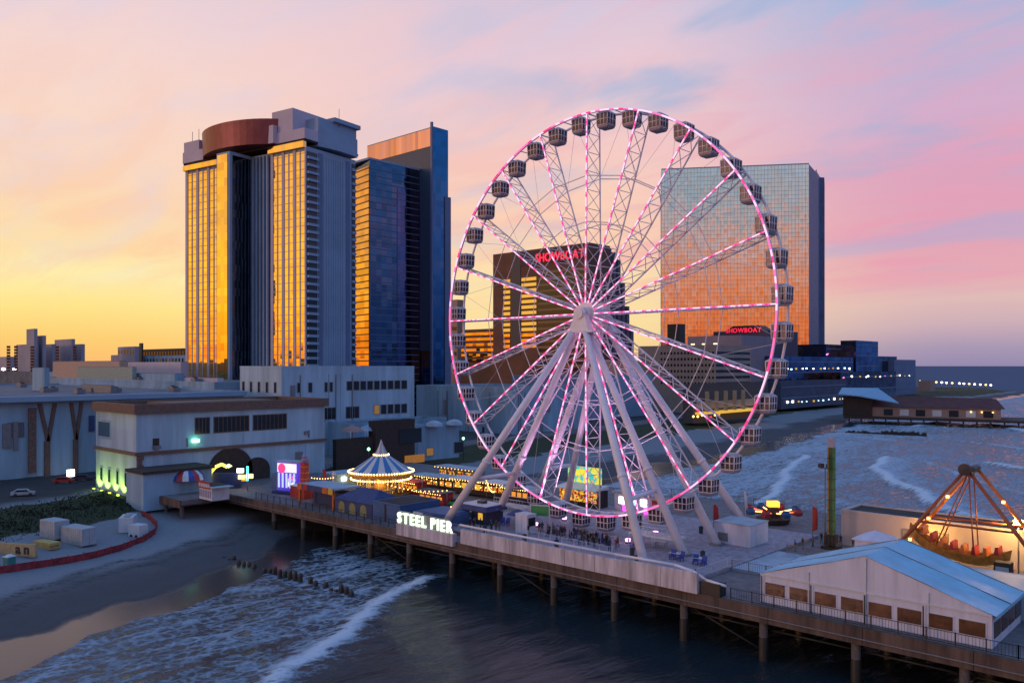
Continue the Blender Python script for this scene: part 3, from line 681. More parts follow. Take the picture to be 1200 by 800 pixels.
# crown
put(MB().box(-308.3, -204.3, 82, 108, 121.4, 122.2), 'crown_soffit', roofd, t1)
put(MB().box(-308.6, -279, 81.8, 90, 122.21, 127), 'crown', lilac, t1)
put(MB().box(-308.3, -294, 82.2, 92, 127.01, 131.5), 'crown_block', lilac, t1)
drum = mat('red_gold_drum', (.20, .045, .055, 1), .4, metal=.35, var=.15, scale=.2)
m_ = MB().prism([(-258+39*math.cos(2*math.pi*k/56), 92+17*math.sin(2*math.pi*k/56)) for k in range(56)], 122.2, 132.4, top=[(-258+39.6*math.cos(2*math.pi*k/56), 92+17.4*math.sin(2*math.pi*k/56)) for k in range(56)])
put(m_, 'crown_drum', drum, t1)
put(MB().box(-229, -204.2, 81.8, 92, 122.21, 126.4), 'crown', lilac, t1)
put(MB().box(-230.5, -214, 82.2, 98, 126.41, 135.5), 'crown_block', lilac, t1)
put(MB().box(-236, -226, 80.2, 82.1, 122.3, 129.5), 'crown_block', lilac, t1)
put(MB().box(-213.9, -204.4, 88.2, 107, 126.41, 132.3), 'crown_block', slab, t1)
put(MB().prism([(-204.2, 88), (-202.6, 93), (-202.2, 98), (-202.8, 104), (-204.2, 107.5), (-214, 107.5), (-214, 88)], 120.6, 128.2), 'crown_bow', slab, t1)
put(MB().box(-212, -202.5, 95, 108, 132.31, 134), 'crown_step', slab, t1)
m_ = MB()
for x, y, hh in ((-300, 85, 0), (-304, 84, -1), (-270, 90, 1), (-266, 95, 0), (-204, 98, 1), (-240, 95, 1)): m_.tube((x, y, 131), (x, y, 137.5+hh), .12, n=4)
put(m_, 'roof_masts', greym, t1)

_cr = Vector((-205, 83, 0)); _a = math.radians(10); _of = Vector((51*.74, -12*1.16, 0)); _ro = Matrix.Rotation(_a, 3, 'Z') @ _of
t1.rotation_euler.z = _a; t1.scale = (.74, 1.16, 1); t1.location = Vector((_cr.x-_ro.x, _cr.y-_ro.y, 5))
# the blue glass tower behind it
t2 = thing('glass_tower', 'dark blue glass tower with amber edge and slanted top', 'tower', (-255, 165, 5))
c = at(433, 400); U1, V0 = c.x, c.y; zt2 = zat(187, 400)
put(MB().prism([(U1-26, V0+4.2), (U1, V0), (U1, V0+31.7), (U1-26, V0+31.7)], 5, zt2), 'lower_block', bluegd, t2)
def amb(z0, z1, o0, o1, nm, mm): put(MB().prism([(U1-26, V0+4.2-o1), (U1-.4, V0+.07-o1), (U1-.4, V0+.07-o0), (U1-26, V0+4.2-o0)], z0, z1), nm, mm, t2)
amb(8, zt2-3, .02, .25, 'amber_face', goldb)
for k in range(38):
    z = 12+k*3.2
    if z > zt2-4: break
    amb(z, z+.55, .251, .36, 'floor_band', mat('bronze_band', (.16, .06, .03, 1), .5, var=0))
    put(MB().box(U1+.01, U1+.3, V0+.3, V0+31, z, z+.35), 'floor_band', slabd, t2)
put(MB().box(U1+.01, U1+.25, V0+17, V0+31.4, 8, zt2-11), 'violet_panel', glass_mat('violet_mirror_glass', (.13, .13, .26, 1), .08), t2)
put(MB().box(U1-26.3, U1+.35, V0-.5, V0+32, zt2+.01, zt2+1), 'roof_edge', slab, t2)
put(MB().box(-287, -233, 175, 185, 5, 152), 'upper_slab', glass_mat('teal_mirror_glass', (.07, .17, .32, 1), .07), t2)
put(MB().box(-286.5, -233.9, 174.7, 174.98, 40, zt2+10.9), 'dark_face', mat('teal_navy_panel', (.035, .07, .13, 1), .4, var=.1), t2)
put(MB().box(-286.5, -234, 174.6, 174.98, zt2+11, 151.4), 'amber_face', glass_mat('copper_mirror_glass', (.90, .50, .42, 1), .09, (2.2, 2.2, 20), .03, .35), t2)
put(MB().box(-233.8, -232.6, 173.6, 174.59, 5, 154), 'corner_fin', slabd, t2)
put(MB().box(-232.99, -232.5, 182.5, 186.5, 5, 118), 'side_fin', slabd, t2)

# brown terraced tower behind the hub
t3c = at(690, 560); zt3 = zat(284, 560)
t3 = thing('brown_tower', 'brown hotel tower with lit gold windows behind the wheel hub', 'tower', (t3c.x-45, t3c.y+15, 5))
brick = mat('brown_brick', (.17, .075, .045, 1), .8, var=.15, scale=.1); tan3 = mat('tan_band', (.30, .18, .09, 1), .8, var=.1)
U1, V0 = t3c.x, t3c.y
put(MB().box(U1-90, U1, V0, V0+24, 5, zt3), 'wall', brick, t3)
put(MB().box(U1-64, U1-.2, V0-.3, V0-.01, zt3-11, zt3-1.0), 'sign_band', mat('plum_panel', (.07, .035, .045, 1), .7, var=.1), t3)
put(MB().box(U1-71, U1-62, V0-.4, V0-.01, 40, zt3), 'dark_stair', mat('navy_stair', (.03, .035, .06, 1), .5, var=.1), t3)
litw = emis('gold_lit_glass', (1, .55, .06, 1), .6); pane3 = mat('lit_frame', (.5, .3, .1, 1), .6)
for k in range(13):
    z = zt3-22-k*4.0
    put(MB().box(U1-79, U1-72.5, V0-.35, V0-.01, z, z+2.3), 'window', litw if k < 10 else goldb, t3)
    put(MB().box(U1-61, U1-47, V0-.35, V0-.01, z, z+2.3), 'window', litw if k < 10 else goldb, t3)
for k in range(16):
    z = zt3-18-k*4.4
    put(MB().box(U1-45, U1-1, V0-.5, V0-.01, z, z+1.7), 'tan_band', tan3, t3); put(MB().box(U1-45, U1-1, V0-.2, V0-.01, z-2.5, z-.02), 'window_band', dglass, t3)
for k in range(11):
    hh = zt3-1.5-(k*2.4 if k < 3 else 7+(k-3)*8.0); put(MB().box(U1-30+k*.5, U1-1-k*.3+2*(k % 2), V0+24+k*3.1+.01, V0+24+(k+1)*3.1, 5, hh), 'terrace_bay', mat('slate_bay', (.13, .12, .17, 1), .7, var=.15, scale=.2), t3)
sg = thing('rooftop_sign', 'red lit letter sign on top of the brown tower', 'sign', (U1-47, V0-.8, zt3-9.6))
lettering('SHOWBOAT', 8.4, .25, redlit, sg, 0, 0, 0, gap=.08, bold=.1, sx=.86)
orng = at(580, 640)
t3b = box_building('annex_building', 'amber banded annex left of the brown tower', *bpx(540, 580, 592, 640), 5, zat(386, 640), brick, roofd)
q = bpx(540, 580, 592, 640)
for k in range(6): put(MB().box(q[0]+1, q[1]-1, q[2]-.4, q[2]-.01, zat(386, 640)-4-k*4.2, zat(386, 640)-1.8-k*4.2), 'window_band', goldb, t3b)
q = bpx(522, 536, 545, 700); o = box_building('salmon_building', 'salmon coloured far tower beside the blue glass tower', *q, 5, zat(352, 700), mat('salmon_render', (.46, .26, .20, 1), .8), roofd)
for k in range(7): put(MB().box(q[0]+1, q[1]-1, q[2]-.3, q[2]-.01, 34+k*7, 37+k*7), 'window_band', dglass, o)

# the broad mirror tower on the right
t4 = thing('mirror_tower', 'broad mirror glass tower reflecting the orange and blue sky', 'tower', at(870, 790, 5))
rp, lp = cw((948-600)/FPX*765, 765), cw((775-600)/FPX*787, 787); zt4 = zat(192.5, 765)
tdir = (rp-lp).normalized(); ndir = Vector((tdir.y, -tdir.x, 0)); 
e1, e2, e3, e4 = at(957, 800), at(957.5, 812), at(966, 836), at(966.5, 870)
back = lp-ndir*60; bkr = e1-ndir*45
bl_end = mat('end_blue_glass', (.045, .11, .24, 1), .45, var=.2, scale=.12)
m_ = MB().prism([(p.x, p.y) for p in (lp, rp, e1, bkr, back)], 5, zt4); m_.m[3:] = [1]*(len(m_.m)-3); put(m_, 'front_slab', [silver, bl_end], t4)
def strip_on(a, b_, off, z0, z1, mm, name):
    d_ = (b_-a).normalized(); nn = Vector((d_.y, -d_.x, 0)); a2, b2 = a+nn*off, b_+nn*off
    return put(MB().prism([(a.x+nn.x*.02, a.y+nn.y*.02), (b_.x+nn.x*.02, b_.y+nn.y*.02), (b2.x, b2.y), (a2.x, a2.y)][::-1], z0, z1), name, mm, t4)
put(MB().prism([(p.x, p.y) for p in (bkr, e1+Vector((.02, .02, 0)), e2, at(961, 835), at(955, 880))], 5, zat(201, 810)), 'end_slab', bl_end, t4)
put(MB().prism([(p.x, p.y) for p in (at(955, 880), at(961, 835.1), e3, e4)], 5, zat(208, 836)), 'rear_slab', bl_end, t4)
mul = mat('mullion', (.30, .20, .19, 1), .5, var=0); m_ = MB(); nC = 44; wd = (rp-lp).length
for k in range(nC+1):
    p = lp.lerp(rp, k/nC); a, b2 = p-tdir*.09+ndir*.12, p+tdir*.09+ndir*.12; m_.prism([(q_.x, q_.y) for q_ in (p-tdir*.09+ndir*.02, p+tdir*.09+ndir*.02, b2, a)][::-1], 20, zt4)
put(m_, 'mullions', mul, t4)
m_ = MB(); z = 22.0
while z < zt4-1:
    m_.prism([(q_.x, q_.y) for q_ in (lp+ndir*.02, rp+ndir*.02, rp+ndir*.1, lp+ndir*.1)][::-1], z, z+.18); z += 3.9
put(m_, 'transoms', mul, t4)
put(MB().prism([(p.x, p.y) for p in (lp+ndir*.3, rp+ndir*.3, rp-ndir*1, lp-ndir*1)][::-1], zt4+.01, zt4+1.0), 'roof_edge', slab, t4)

# blue glass podium to the right of it
def podium(label, pxl, pxc, pxr, d, yt, mm=None, rows=0, cat='building', name='podium_block'):
    u0, u1, v0, v1 = bpx(pxl, pxc, pxr, d); zt = zat(yt, d); r_ = box_building(name, label, u0, u1, v0, v1, 5, zt, mm or podg, roofd, cat, parapet=.6)
    for k in range(rows):
        z = zt-3.5-k*(zt-8)/max(1, rows); put(MB().box(u1+.01, u1+.25, v0+1, v1-1, z, z+.8), 'floor_band', slabd, r_)
    return r_, (u0, u1, v0, v1, zt)
P1, q1 = podium('stepped blue glass podium block with a pink lamp below the mirror tower', 930, 968, 1001, 690, 404, rows=5)
P2, q2 = podium('tallest blue glass podium block right of the mirror tower', 985, 1003, 1029, 705, 399.5, rows=5)
P3, q3 = podium('low dark podium block with a flat roof behind the blue glass', 1020, 1029, 1051, 745, 418, bluegd, rows=3)
P4, q4 = podium('pale banded end block of the blue podium nearest the sea', 1035, 1048, 1073, 760, 422, slabd, rows=5)
P5, q5 = podium('wide low blue glass podium with a row of lit windows', 860, 905, 1000, 560, 418, rows=4)
P6, q6 = podium('dark blue lower podium wing beside the boardwalk', 960, 985, 1050, 610, 437, bluegd, rows=2)
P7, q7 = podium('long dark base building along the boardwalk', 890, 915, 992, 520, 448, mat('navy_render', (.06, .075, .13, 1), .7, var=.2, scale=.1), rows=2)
litdot = MB().box(-.25, .25, -.7, .7, -.5, .5)
ld = [litdot.mesh('lit_window', m_) for m_ in (yellowlit, whitelit, warmdim, emis('pale_blue_lamp', (.5, .75, 1, 1), 3), emis('pink_lamp', (1, .2, .6, 1), 2.5))]
def litrow(root, q_, y0, y1, z, k, kinds):
    for i in range(k):
        o = link('lit_window', ld[random.choice(kinds)], root); o.location = Vector((q_[1]+.2, y0+(y1-y0)*(i+random.uniform(.1, .9))/k, z+random.uniform(-.4, .4)))-root.location; s_ = random.uniform(.6, 1.25); o.scale = (1, s_*1.2, s_)
litrow(P5, q5, q5[2]+6, q5[3]-6, zat(432, 590), 14, (0, 1, 1, 3)); litrow(P6, q6, q6[2]+3, q6[3]-4, zat(441, 650), 9, (0, 4, 1)); litrow(P5, q5, q5[2]+2, q5[3]-2, zat(452, 580), 6, (1, 3))
litrow(P7, q7, q7[2]+2, q7[3]-2, 9, 12, (1, 1, 3, 0)); litrow(P1, q1, q1[2]+1, q1[2]+4, zat(415, 690), 2, (4, 4)); litrow(P4, q4, q4[2]+2, q4[3]-14, zat(440, 770), 4, (0, 1))

# garage and blocks behind the right half of the wheel
gar = mat('tan_precast', (.36, .28, .24, 1), .85, var=.1, scale=.1)
q = bpx(748, 838, 880, 470); zt = zat(406, 470); G = box_building('parking_garage', 'tan precast parking garage with rows of dark openings', *q, 5, zt, gar, roofg, parapet=1.0)
lw = (q[1]-q[0])
for r_ in range(6):
    z = zt-4.2-r_*3.5
    for k in range(16):
        a = q[0]+lw*.30+k*lw*.7/16; put(MB().box(a+.4, a+lw*.03, q[2]-.1, q[2]-.005, z, z+1.4), 'opening', dglass, G)
    for k in range(4):
        a = q[2]+1+k*(q[3]-q[2]-2)/4; put(MB().box(q[1]+.005, q[1]+.1, a, a+(q[3]-q[2]-2)/4-.4, z, z+1.5), 'opening', dglass, G)
for k in range(4):
    o = put(MB().tube((0, 0, 0), (0, 0, 1.2), .15, n=5).box(-.9, .9, -.5, .5, 1.2, 1.7, 1), 'roof_lamp', [greym, emis('sodium_lamp', (1, .8, .35, 1), 4)], G); o.location = Vector((q[0]+lw*(.55+.14*k), q[2]+3, zt+.2))-G.location
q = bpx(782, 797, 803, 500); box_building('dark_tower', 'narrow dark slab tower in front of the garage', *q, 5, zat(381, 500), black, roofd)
q = bpx(806, 869, 905, 540); box_building('grey_block', 'plain grey windowless block above the garage roof', *q, 5, zat(394, 540), mat('mauve_render', (.27, .23, .28, 1), .8, var=.08, scale=.1), roofg)
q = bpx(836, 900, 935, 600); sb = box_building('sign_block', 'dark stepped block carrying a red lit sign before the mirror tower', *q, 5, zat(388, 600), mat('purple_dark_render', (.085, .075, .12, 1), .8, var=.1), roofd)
put(MB().prism([(q[1]-34, q[2]+.5), (q[1]-2, q[2]+.5), (q[1]-2, q[2]+12), (q[1]-34, q[2]+12)], zat(388, 600)+.9, zat(380.5, 600), top=[(q[1]-28, q[2]+.5), (q[1]-8, q[2]+.5), (q[1]-8, q[2]+12), (q[1]-28, q[2]+12)]), 'sign_mount', black, sb)
s2 = thing('red_sign', 'small red lit lettering on the dark stepped block', 'sign', (q[1]-33, q[2]-.6, zat(388.5, 600)))
lettering('SHOWBOAT', 4.6, .2, redlit, s2, 0, 0, 0, gap=.1, bold=.06)
q = bpx(700, 748, 790, 520); box_building('tan_block', 'tan block between the wheel hub and the garage', *q, 5, zat(424, 520), gar, roofg)
q = bpx(600, 690, 765, 420); box_building('low_hall', 'wide low grey hall behind the wheel legs', *q, 5, zat(428, 420)-6, slab, roofg)
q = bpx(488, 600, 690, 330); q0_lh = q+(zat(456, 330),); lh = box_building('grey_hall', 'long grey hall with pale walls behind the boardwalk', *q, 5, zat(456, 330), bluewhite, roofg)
# boardwalk arcade with yellow lit awning
q = bpx(800, 812, 900, 395); ar = box_building('arcade', 'boardwalk arcade with columns and yellow lit awning', *q, 5, zat(452, 395), mat('arcade_dark', (.10, .08, .08, 1), .8), roofd)
put(MB().box(q[1]+.01, q[1]+4, q[2]+2, q[3]-12, 9, 10.2), 'awning', yellowlit, ar)
put(MB().box(q[1]+.01, q[1]+.2, q[2]+3, q[3]-14, 11.5, 15), 'lit_front', mat('pale_front', (.45, .36, .28, 1), .7), ar)
for k in range(5): put(MB().box(q[1]+3, q[1]+4.4, q[2]+6+k*9, q[2]+7.6+k*9, 10.3, 20), 'column', mat('sand_column', (.45, .33, .2, 1), .8), ar)
for k in range(7): o = put(MB().lathe([(.05, 0), (.5, .3), (.5, .8), (.05, 1.1)], 8), 'lamp', random.choice([warm, redlit, yellowlit]), ar); o.location = Vector((q[1]+5, q[2]-8+k*4, 7.2+random.random()*1.5))-ar.location

def dress(root, face, plane, a0, a1, z0, z1, k):
    # downpipes, wall joints, vents and service boxes on a blank wall
    for i in range(k):
        a = random.uniform(a0+1, a1-1); kind = random.random(); m_ = MB()
        bx = (lambda p0, p1, q, c0, c1: m_.box(p0, p1, plane-q, plane-.012, c0, c1)) if face == 'v' else (lambda p0, p1, q, c0, c1: m_.box(plane+.012, plane+q, p0, p1, c0, c1))
        if kind < .35: bx(a, a+.22, .25, z0+.1, z1-.4); put(m_, 'downpipe', greym, root)
        elif kind < .6: bx(a, a+random.uniform(.8, 1.8), .4, z0+random.uniform(.3, .7)*(z1-z0), z0+random.uniform(.72, .8)*(z1-z0)); put(m_, 'vent_box', greym, root)
        elif kind < .8: bx(a, a+1.4, .06, z0+.1, z0+2.4); put(m_, 'service_door', dkbrown if i % 2 else greym, root)
        else: bx(a, a+.08, .03, z0+.1, z1-.2); put(m_, 'wall_joint', roofg, root)
# ---- left side: entry hall at the head of the pier
E0 = box_building('entry_hall', 'white two storey hall with brown cornice at the pier head', -118, -96.4, -29, 17.5, 4.5, 23.2, shadewhite, roofd, parapet=0)
for z0, z1, ov, mm in ((22.3, 24.3, .7, brown), (13.6, 14.3, .45, brown)):
    m_ = MB(); m_.box(-118-ov, -96.4+ov, -29-ov, -28.5, z0, z1); m_.box(-118-ov, -96.4+ov, 17, 17.5+ov, z0, z1); m_.box(-96.9, -96.4+ov, -28.49, 16.99, z0, z1); m_.box(-118-ov, -117.5, -28.49, 16.99, z0, z1); put(m_, 'cornice', mm, E0)
put(MB().box(-112, -100, -20, 6, 23.36, 24.2), 'roof_well', brown, E0)
def v_on(px, u): # y where a column of the picture meets the plane x=u
    r_ = (px-600)/FPX; Lx = u-CAMP.x; return CAMP.y + Lx*(r_*ST+CT)/(r_*CT-ST)
for a, c_, mu in ((228, 246, 3), (250, 292, 7), (296, 336, 7)): face_window(E0, 'u', -96.4, v_on(a, -96.4), v_on(c_, -96.4), 17.3, 21.0, dglass, brown, mull=mu)
face_window(E0, 'v', -29, -117, -109.5, 16.2, 20.4, mat('blue_pane', (.05, .10, .16, 1), .15, var=0), bluewhite, fw=.5)
for k in range(4): face_window(E0, 'v', -29, -115.5+k*4.4, -114.0+k*4.4, 6.6, 9.8, dglass, bluewhite)
for k in range(9): put(MB().box(-96.39, -96.0, -29.02+(k % 2)*.2, -27.6-(k % 2)*.3, 5+k*.95, 5.85+k*.95), 'quoin', brown, E0)
for px, r_, zc in ((270, 5.3, 9.0), (301, 3.2, 8.2)):
    vc = v_on(px, -96.4); m_ = MB(); n_ = 16; pl = [(vc+r_*math.cos(math.pi*k/n_), zc+r_*.9*math.sin(math.pi*k/n_)) for k in range(n_+1)]+[(vc-r_, 4.6), (vc+r_, 4.6)]
    m_.add([(-96.38, y, z) for y, z in pl], [tuple(range(len(pl)))]); m_.add([(-96.0, y, z) for y, z in pl], [tuple(range(len(pl)))]); k_ = len(pl); m_.f += [(i, (i+1) % k_, k_+(i+1) % k_, k_+i) for i in range(k_)]; m_.m += [0]*k_; m_.sm += [False]*k_
    put(m_, 'arched_entrance', dkbrown, E0)
for px, z in ((228, 15.6), (183, 14.8)):
    o = put(MB().box(0, .8, -.7, .7, 0, .7), 'wall_lamp', greenlit if px == 228 else greym, E0); o.location = Vector((-96.3, v_on(px, -96.4), z))-E0.location
for k in range(4):
    fl = put(MB().box(-.3, .3, -.2, .2, 0, .35), 'ground_flood', emis('lime_lamp', (.75, 1, .1, 1), 2), E0); fl.location = Vector((-115.8+k*4.4, -30.3, 4.7))-E0.location
    ld_ = bpy.data.lights.new('flood_light', 'SPOT'); ld_.energy = 1300; ld_.color = (.75, 1, .10); ld_.spot_size = 2.4; ld_.spot_blend = .8; ld_.shadow_soft_size = .2
    lo = bpy.data.objects.new('flood_light', ld_); C.objects.link(lo); lo.parent = fl; lo.location = (0, 0, .45); lo.rotation_euler = (math.radians(155), 0, 0)
dress(E0, 'u', -96.4, -27, 16, 14.6, 17.0, 5); dress(E0, 'u', -96.4, 6, 16.5, 5, 13.4, 5)
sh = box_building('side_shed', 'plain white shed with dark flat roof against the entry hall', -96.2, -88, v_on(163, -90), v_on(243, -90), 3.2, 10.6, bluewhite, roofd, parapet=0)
put(MB().box(-96.1, -87.4, v_on(161, -90), v_on(245, -90), 10.62, 11.2), 'roof_slab', dkbrown, sh)

# long casino hall at far left with brown Y shaped columns
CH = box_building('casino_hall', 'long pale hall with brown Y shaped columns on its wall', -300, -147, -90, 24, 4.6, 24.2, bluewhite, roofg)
def on(px, z): return v_on(px, -147)
yb = mat('umber_trim', (.14, .09, .075, 1), .8)
for cx, wl in ((56, .9), (89, .8)):
    for tx, bx_ in ((-10 if cx == 56 else -6, 0), (8 if cx == 56 else 6, 0)):
        a = Vector((-146.8, on(cx+tx, 0), 23)); c_ = Vector((-146.8, on(cx+bx_, 0), 13.5)); m_ = MB(); w = wl*.5
        m_.add([(-146.99, a.y-w, a.z), (-146.99, a.y+w, a.z), (-146.99, c_.y+w, c_.z), (-146.99, c_.y-w, c_.z), (-146.5, a.y-w, a.z), (-146.5, a.y+w, a.z), (-146.5, c_.y+w, c_.z), (-146.5, c_.y-w, c_.z)], [(4, 5, 6, 7), (0, 3, 2, 1), (0, 1, 5, 4), (1, 2, 6, 5), (2, 3, 7, 6), (3, 0, 4, 7)]); put(m_, 'column_arm', yb, CH)
    put(MB().box(-146.99, -146.45, on(cx-1, 0)-wl*.7, on(cx-1, 0)+wl*.7, 4.7, 13.6), 'column_stem', yb, CH)
put(MB().box(-146.99, -146.6, on(33, 0), on(42, 0), 6, 22), 'brick_panel', mat('brick_panel', (.19, .12, .10, 1), .85, var=.3, scale=2.0), CH)
put(MB().box(-146.99, -146.7, on(8, 0), on(28, 0), 15, 18.6), 'louvre', mat('louvre', (.11, .12, .15, 1), .6, var=.2, scale=3), CH)
put(MB().box(-146.99, -144.5, -90, 23.5, 23.6, 24.9), 'eave', slab, CH)
put(MB().box(-146.99, -146.5, on(104, 0), on(110, 0), 15.5, 19.5), 'blue_sign', blued, CH)
o = put(MB().box(0, .6, -.8, .8, 0, 1.6), 'sign_lamp', whitelit, CH); o.location = Vector((-140, on(50, 0)+4, 5.2))-CH.location
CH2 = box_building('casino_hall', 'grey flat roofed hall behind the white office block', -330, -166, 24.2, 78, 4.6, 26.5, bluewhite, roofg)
# roof clutter
for i, (pxl, pxc, pxr, d, yt, mm, lab) in enumerate((
    (58, 205, 216, 300, 438, bluewhite, 'long pale plant room on the casino roof'), (62, 140, 150, 330, 423, mat('peach_render', (.5, .36, .28, 1), .8), 'peach edged roof deck on the casino'),
    (90, 155, 160, 318, 430, mat('sage_metal', (.28, .36, .34, 1), .6), 'pale green metal roof unit on the casino'), (150, 212, 221, 350, 424, lilac, 'mauve roof block at the foot of the hotel tower'),
    (38, 52, 58, 262, 431, bluewhite, 'small white stair head on the casino roof'), (95, 130, 136, 240, 452, greym, 'grey duct box near the casino roof edge'),
    (205, 255, 262, 285, 443, lilac, 'mauve duct housing below the hotel tower'))):
    q = bpx(pxl, pxc, pxr, d); box_building('roof_unit', lab, *q, 24.4, max(25.4, zat(yt, d)), mm, roofg, 'roof unit', parapet=0)
for i in range(16):
    px = random.uniform(20, 270); d = random.uniform(225, 330); p = at(px, d, 24.45)
    if p.x > -150 or p.y < -85 or p.y > 76 or p.x < -298 or (p.y > 20 and p.x > -170): continue
    r_ = thing('roof_vent', 'grey air handling unit on the casino roof', 'roof vent', (p.x, p.y, 24.45 if p.y < 24 else 26.7), group='roof vents')
    MB().box(-1.6, 1.6, -1.1, 1.1, 0, 1.3).build('housing', greym, r_); MB().lathe([(.7, 1.31), (.7, 1.6), (.05, 1.62)], 10).build('fan_cowl', black, r_)

dress(CH, 'u', -147, -88, -30, 4.7, 23, 12); dress(lh, 'u', lh.location.x+(q0_lh[1]-q0_lh[0])/2, q0_lh[2]+2, q0_lh[3]-2, 5, q0_lh[4]-1, 16); dress(lh, 'v', q0_lh[2], q0_lh[0]+2, q0_lh[1]-2, 5, q0_lh[4]-1, 12)
# white office block
OB = box_building('office_block', 'white office block with a row of dark windows', -160, -136, 29.6, 80.3, 4.8, 31.6, shadewhite, roofd, parapet=.7)
for k in range(5): face_window(OB, 'v', 29.6, -158.5+k*4.6, -157+k*4.6, 24.3, 27.6)
for px0, px1 in ((348, 352), (361, 366), (380, 384), (386, 390)): face_window(OB, 'u', -136, v_on(px0, -136), v_on(px1, -136), 24.3, 27.4)
for k in range(9):
    face_window(OB, 'u', -136, v_on(406+k*8, -136), v_on(413+k*8, -136), 24.6, 27.6)
    if k > 3: face_window(OB, 'u', -136, v_on(406+k*8, -136), v_on(413+k*8, -136), 16.6, 19.8, dglass if k != 4 else mat('dim_lit_pane', (.2, .12, .05, 1), .4, var=.5, scale=1.5, emit=(1, .5, .1, 1), es=.2))
for a, c_ in ((378, 394), (405, 421)): face_window(OB, 'u', -136, v_on(a, -136), v_on(c_, -136), 15.8, 19.6, mull=2)
dress(OB, 'u', -136, 31, 60, 15, 30, 9); dress(OB, 'v', 29.6, -159, -137, 15, 23, 4)
q = (-135.9, -124, 46, 84, 4.8, 14.5); TB = box_building('terrace_block', 'low pale block with parapet in front of the office block', *q, bluewhite, roofg)
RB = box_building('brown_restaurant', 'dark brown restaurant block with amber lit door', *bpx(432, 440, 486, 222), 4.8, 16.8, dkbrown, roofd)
q = bpx(432, 440, 486, 222)
put(MB().box(q[1]+.01, q[1]+.3, q[2]+10, q[2]+17, 5.4, 7.6), 'lit_door', mat('amber_glow_door', (.2, .1, .03, 1), .5, var=.5, scale=1.5, emit=(1, .4, .05, 1), es=.25), RB); put(MB().box(q[1]+.01, q[1]+.2, q[2]+8, q[2]+16, 11, 15), 'window_band', dglass, RB)
q = bpx(390, 394, 438, 214); DB = box_building('terrace_bar', 'dark terrace bar with two awning tents on its roof', *q, 4.8, 12.6, dkbrown, deckm)
for px, mm in ((413, mat('salmon_canvas', (.42, .22, .19, 1), .7)), (433, roofl)):
    y = v_on(px, q[1]-3); m_ = MB(); m_.lathe([(3.2, 15.0), (2.2, 15.8), (.1, 16.6)], 8, (q[1]-3, y, 0)); m_.box(q[1]-3.1, q[1]-2.9, y-.1, y+.1, 12.8, 15.6); put(m_, 'awning_tent', mm, DB)
    for sx in (-1, 1): put(MB().tube((q[1]-.6, y+sx*2.4, 12.8), (q[1]-.6, y+sx*2.4, 15.3), .1, n=5), 'tent_pole', white, DB)
q = bpx(486, 490, 538, 240); WB = box_building('white_kiosk', 'white flat roofed pavilion with pale roof domes by the boardwalk', *q, 4.8, 14.6, bluewhite, roofg)
for k in range(3): put(MB().lathe([(2.6, 0), (2.4, .9), (1.2, 1.5), (.05, 1.7)], 12, ((q[0]+q[1])/2+2, q[2]+5+k*8, 14.76), smooth=True), 'roof_dome', roofl, WB)
face_window(WB, 'u', q[1], q[2]+3, q[2]+6, 6, 8.5, MATS['dim_lit_pane']); face_window(WB, 'u', q[1], q[2]+14, q[2]+18, 6, 9.5)
for px, d in ((432, 205), (446, 208), (543, 235)):
    p = at(px, d, 5.5); r_ = thing('street_lamp', 'boardwalk street lamp with green glowing head', 'street lamp', p, group='boardwalk lamps'); MB().tube((0, 0, 0), (0, 0, 6), .1, .07, 6).build('post', black, r_); MB().lathe([(.05, 6), (.35, 6.2), (.35, 6.6), (.05, 6.8)], 8).build('lamp_head', greenlit, r_)

# far city, left horizon
ft = mat('far_render', (.40, .36, .42, 1), .9, var=.12, scale=.05)
FT = thing('apartment_tower', 'cluster of pale stepped apartment towers on the left horizon', 'building', at(55, 560, 5))
for pxl, pxc, pxr, d, yt in ((19, 38, 46, 555, 403), (31, 40, 44, 551, 385), (42, 50, 54, 556, 393), (48, 61, 66, 570, 403), (64, 84, 88, 575, 397), (84, 95, 99.5, 590, 403)):
    q = bpx(pxl, pxc, pxr, d); put(MB().box(*q, 5, zat(yt, d)), 'block', ft, FT)
for k in range(12):
    for px in (25, 33.5, 46, 95, 75):
        d = 550; p = at(px, d); z = zat(407+k*3.4, d); o = MB().box(-1.1, 1.1, -.2, .2, -.75, .75).build('window', dglass, FT); o.rotation_euler.z = TH; o.location = p+Vector((0, 0, z))-FWD*(14 if px < 40 else 8)-FT.location
for i, (pxl, pxc, pxr, d, yt, mm, lab) in enumerate((
    (-60, 12, 20, 700, 418, ft, 'low mauve block at the left end of the skyline'), (130, 138, 145, 620, 416, ft, 'small pale annex on the left skyline'), (138, 158, 166, 600, 406, ft, 'pale flat roofed block with roof plant on the skyline'), (163, 166, 168, 590, 402, black, 'slim dark chimney stack on the skyline'),
    (168, 219, 235, 640, 408, dkbrown, 'long dark brown hotel top beside the tower'), (165, 222, 240, 560, 416, bluewhite, 'long white block below the brown hotel top'), (-80, 60, 75, 480, 436, roofg, 'low grey sheds before the left skyline'))):
    q = bpx(pxl, pxc, pxr, d); o = box_building('skyline_block', lab, *q, 5, zat(yt, d), mm, roofg, parapet=0)
    if i in (2, 4, 5):
        for k in range(int((q[1]-q[0])/5)): put(MB().box(q[0]+1+k*5, q[0]+3+k*5, q[2]-.2, q[2]-.01, zat(yt, d)-5, zat(yt, d)-2), 'window', dglass, o)
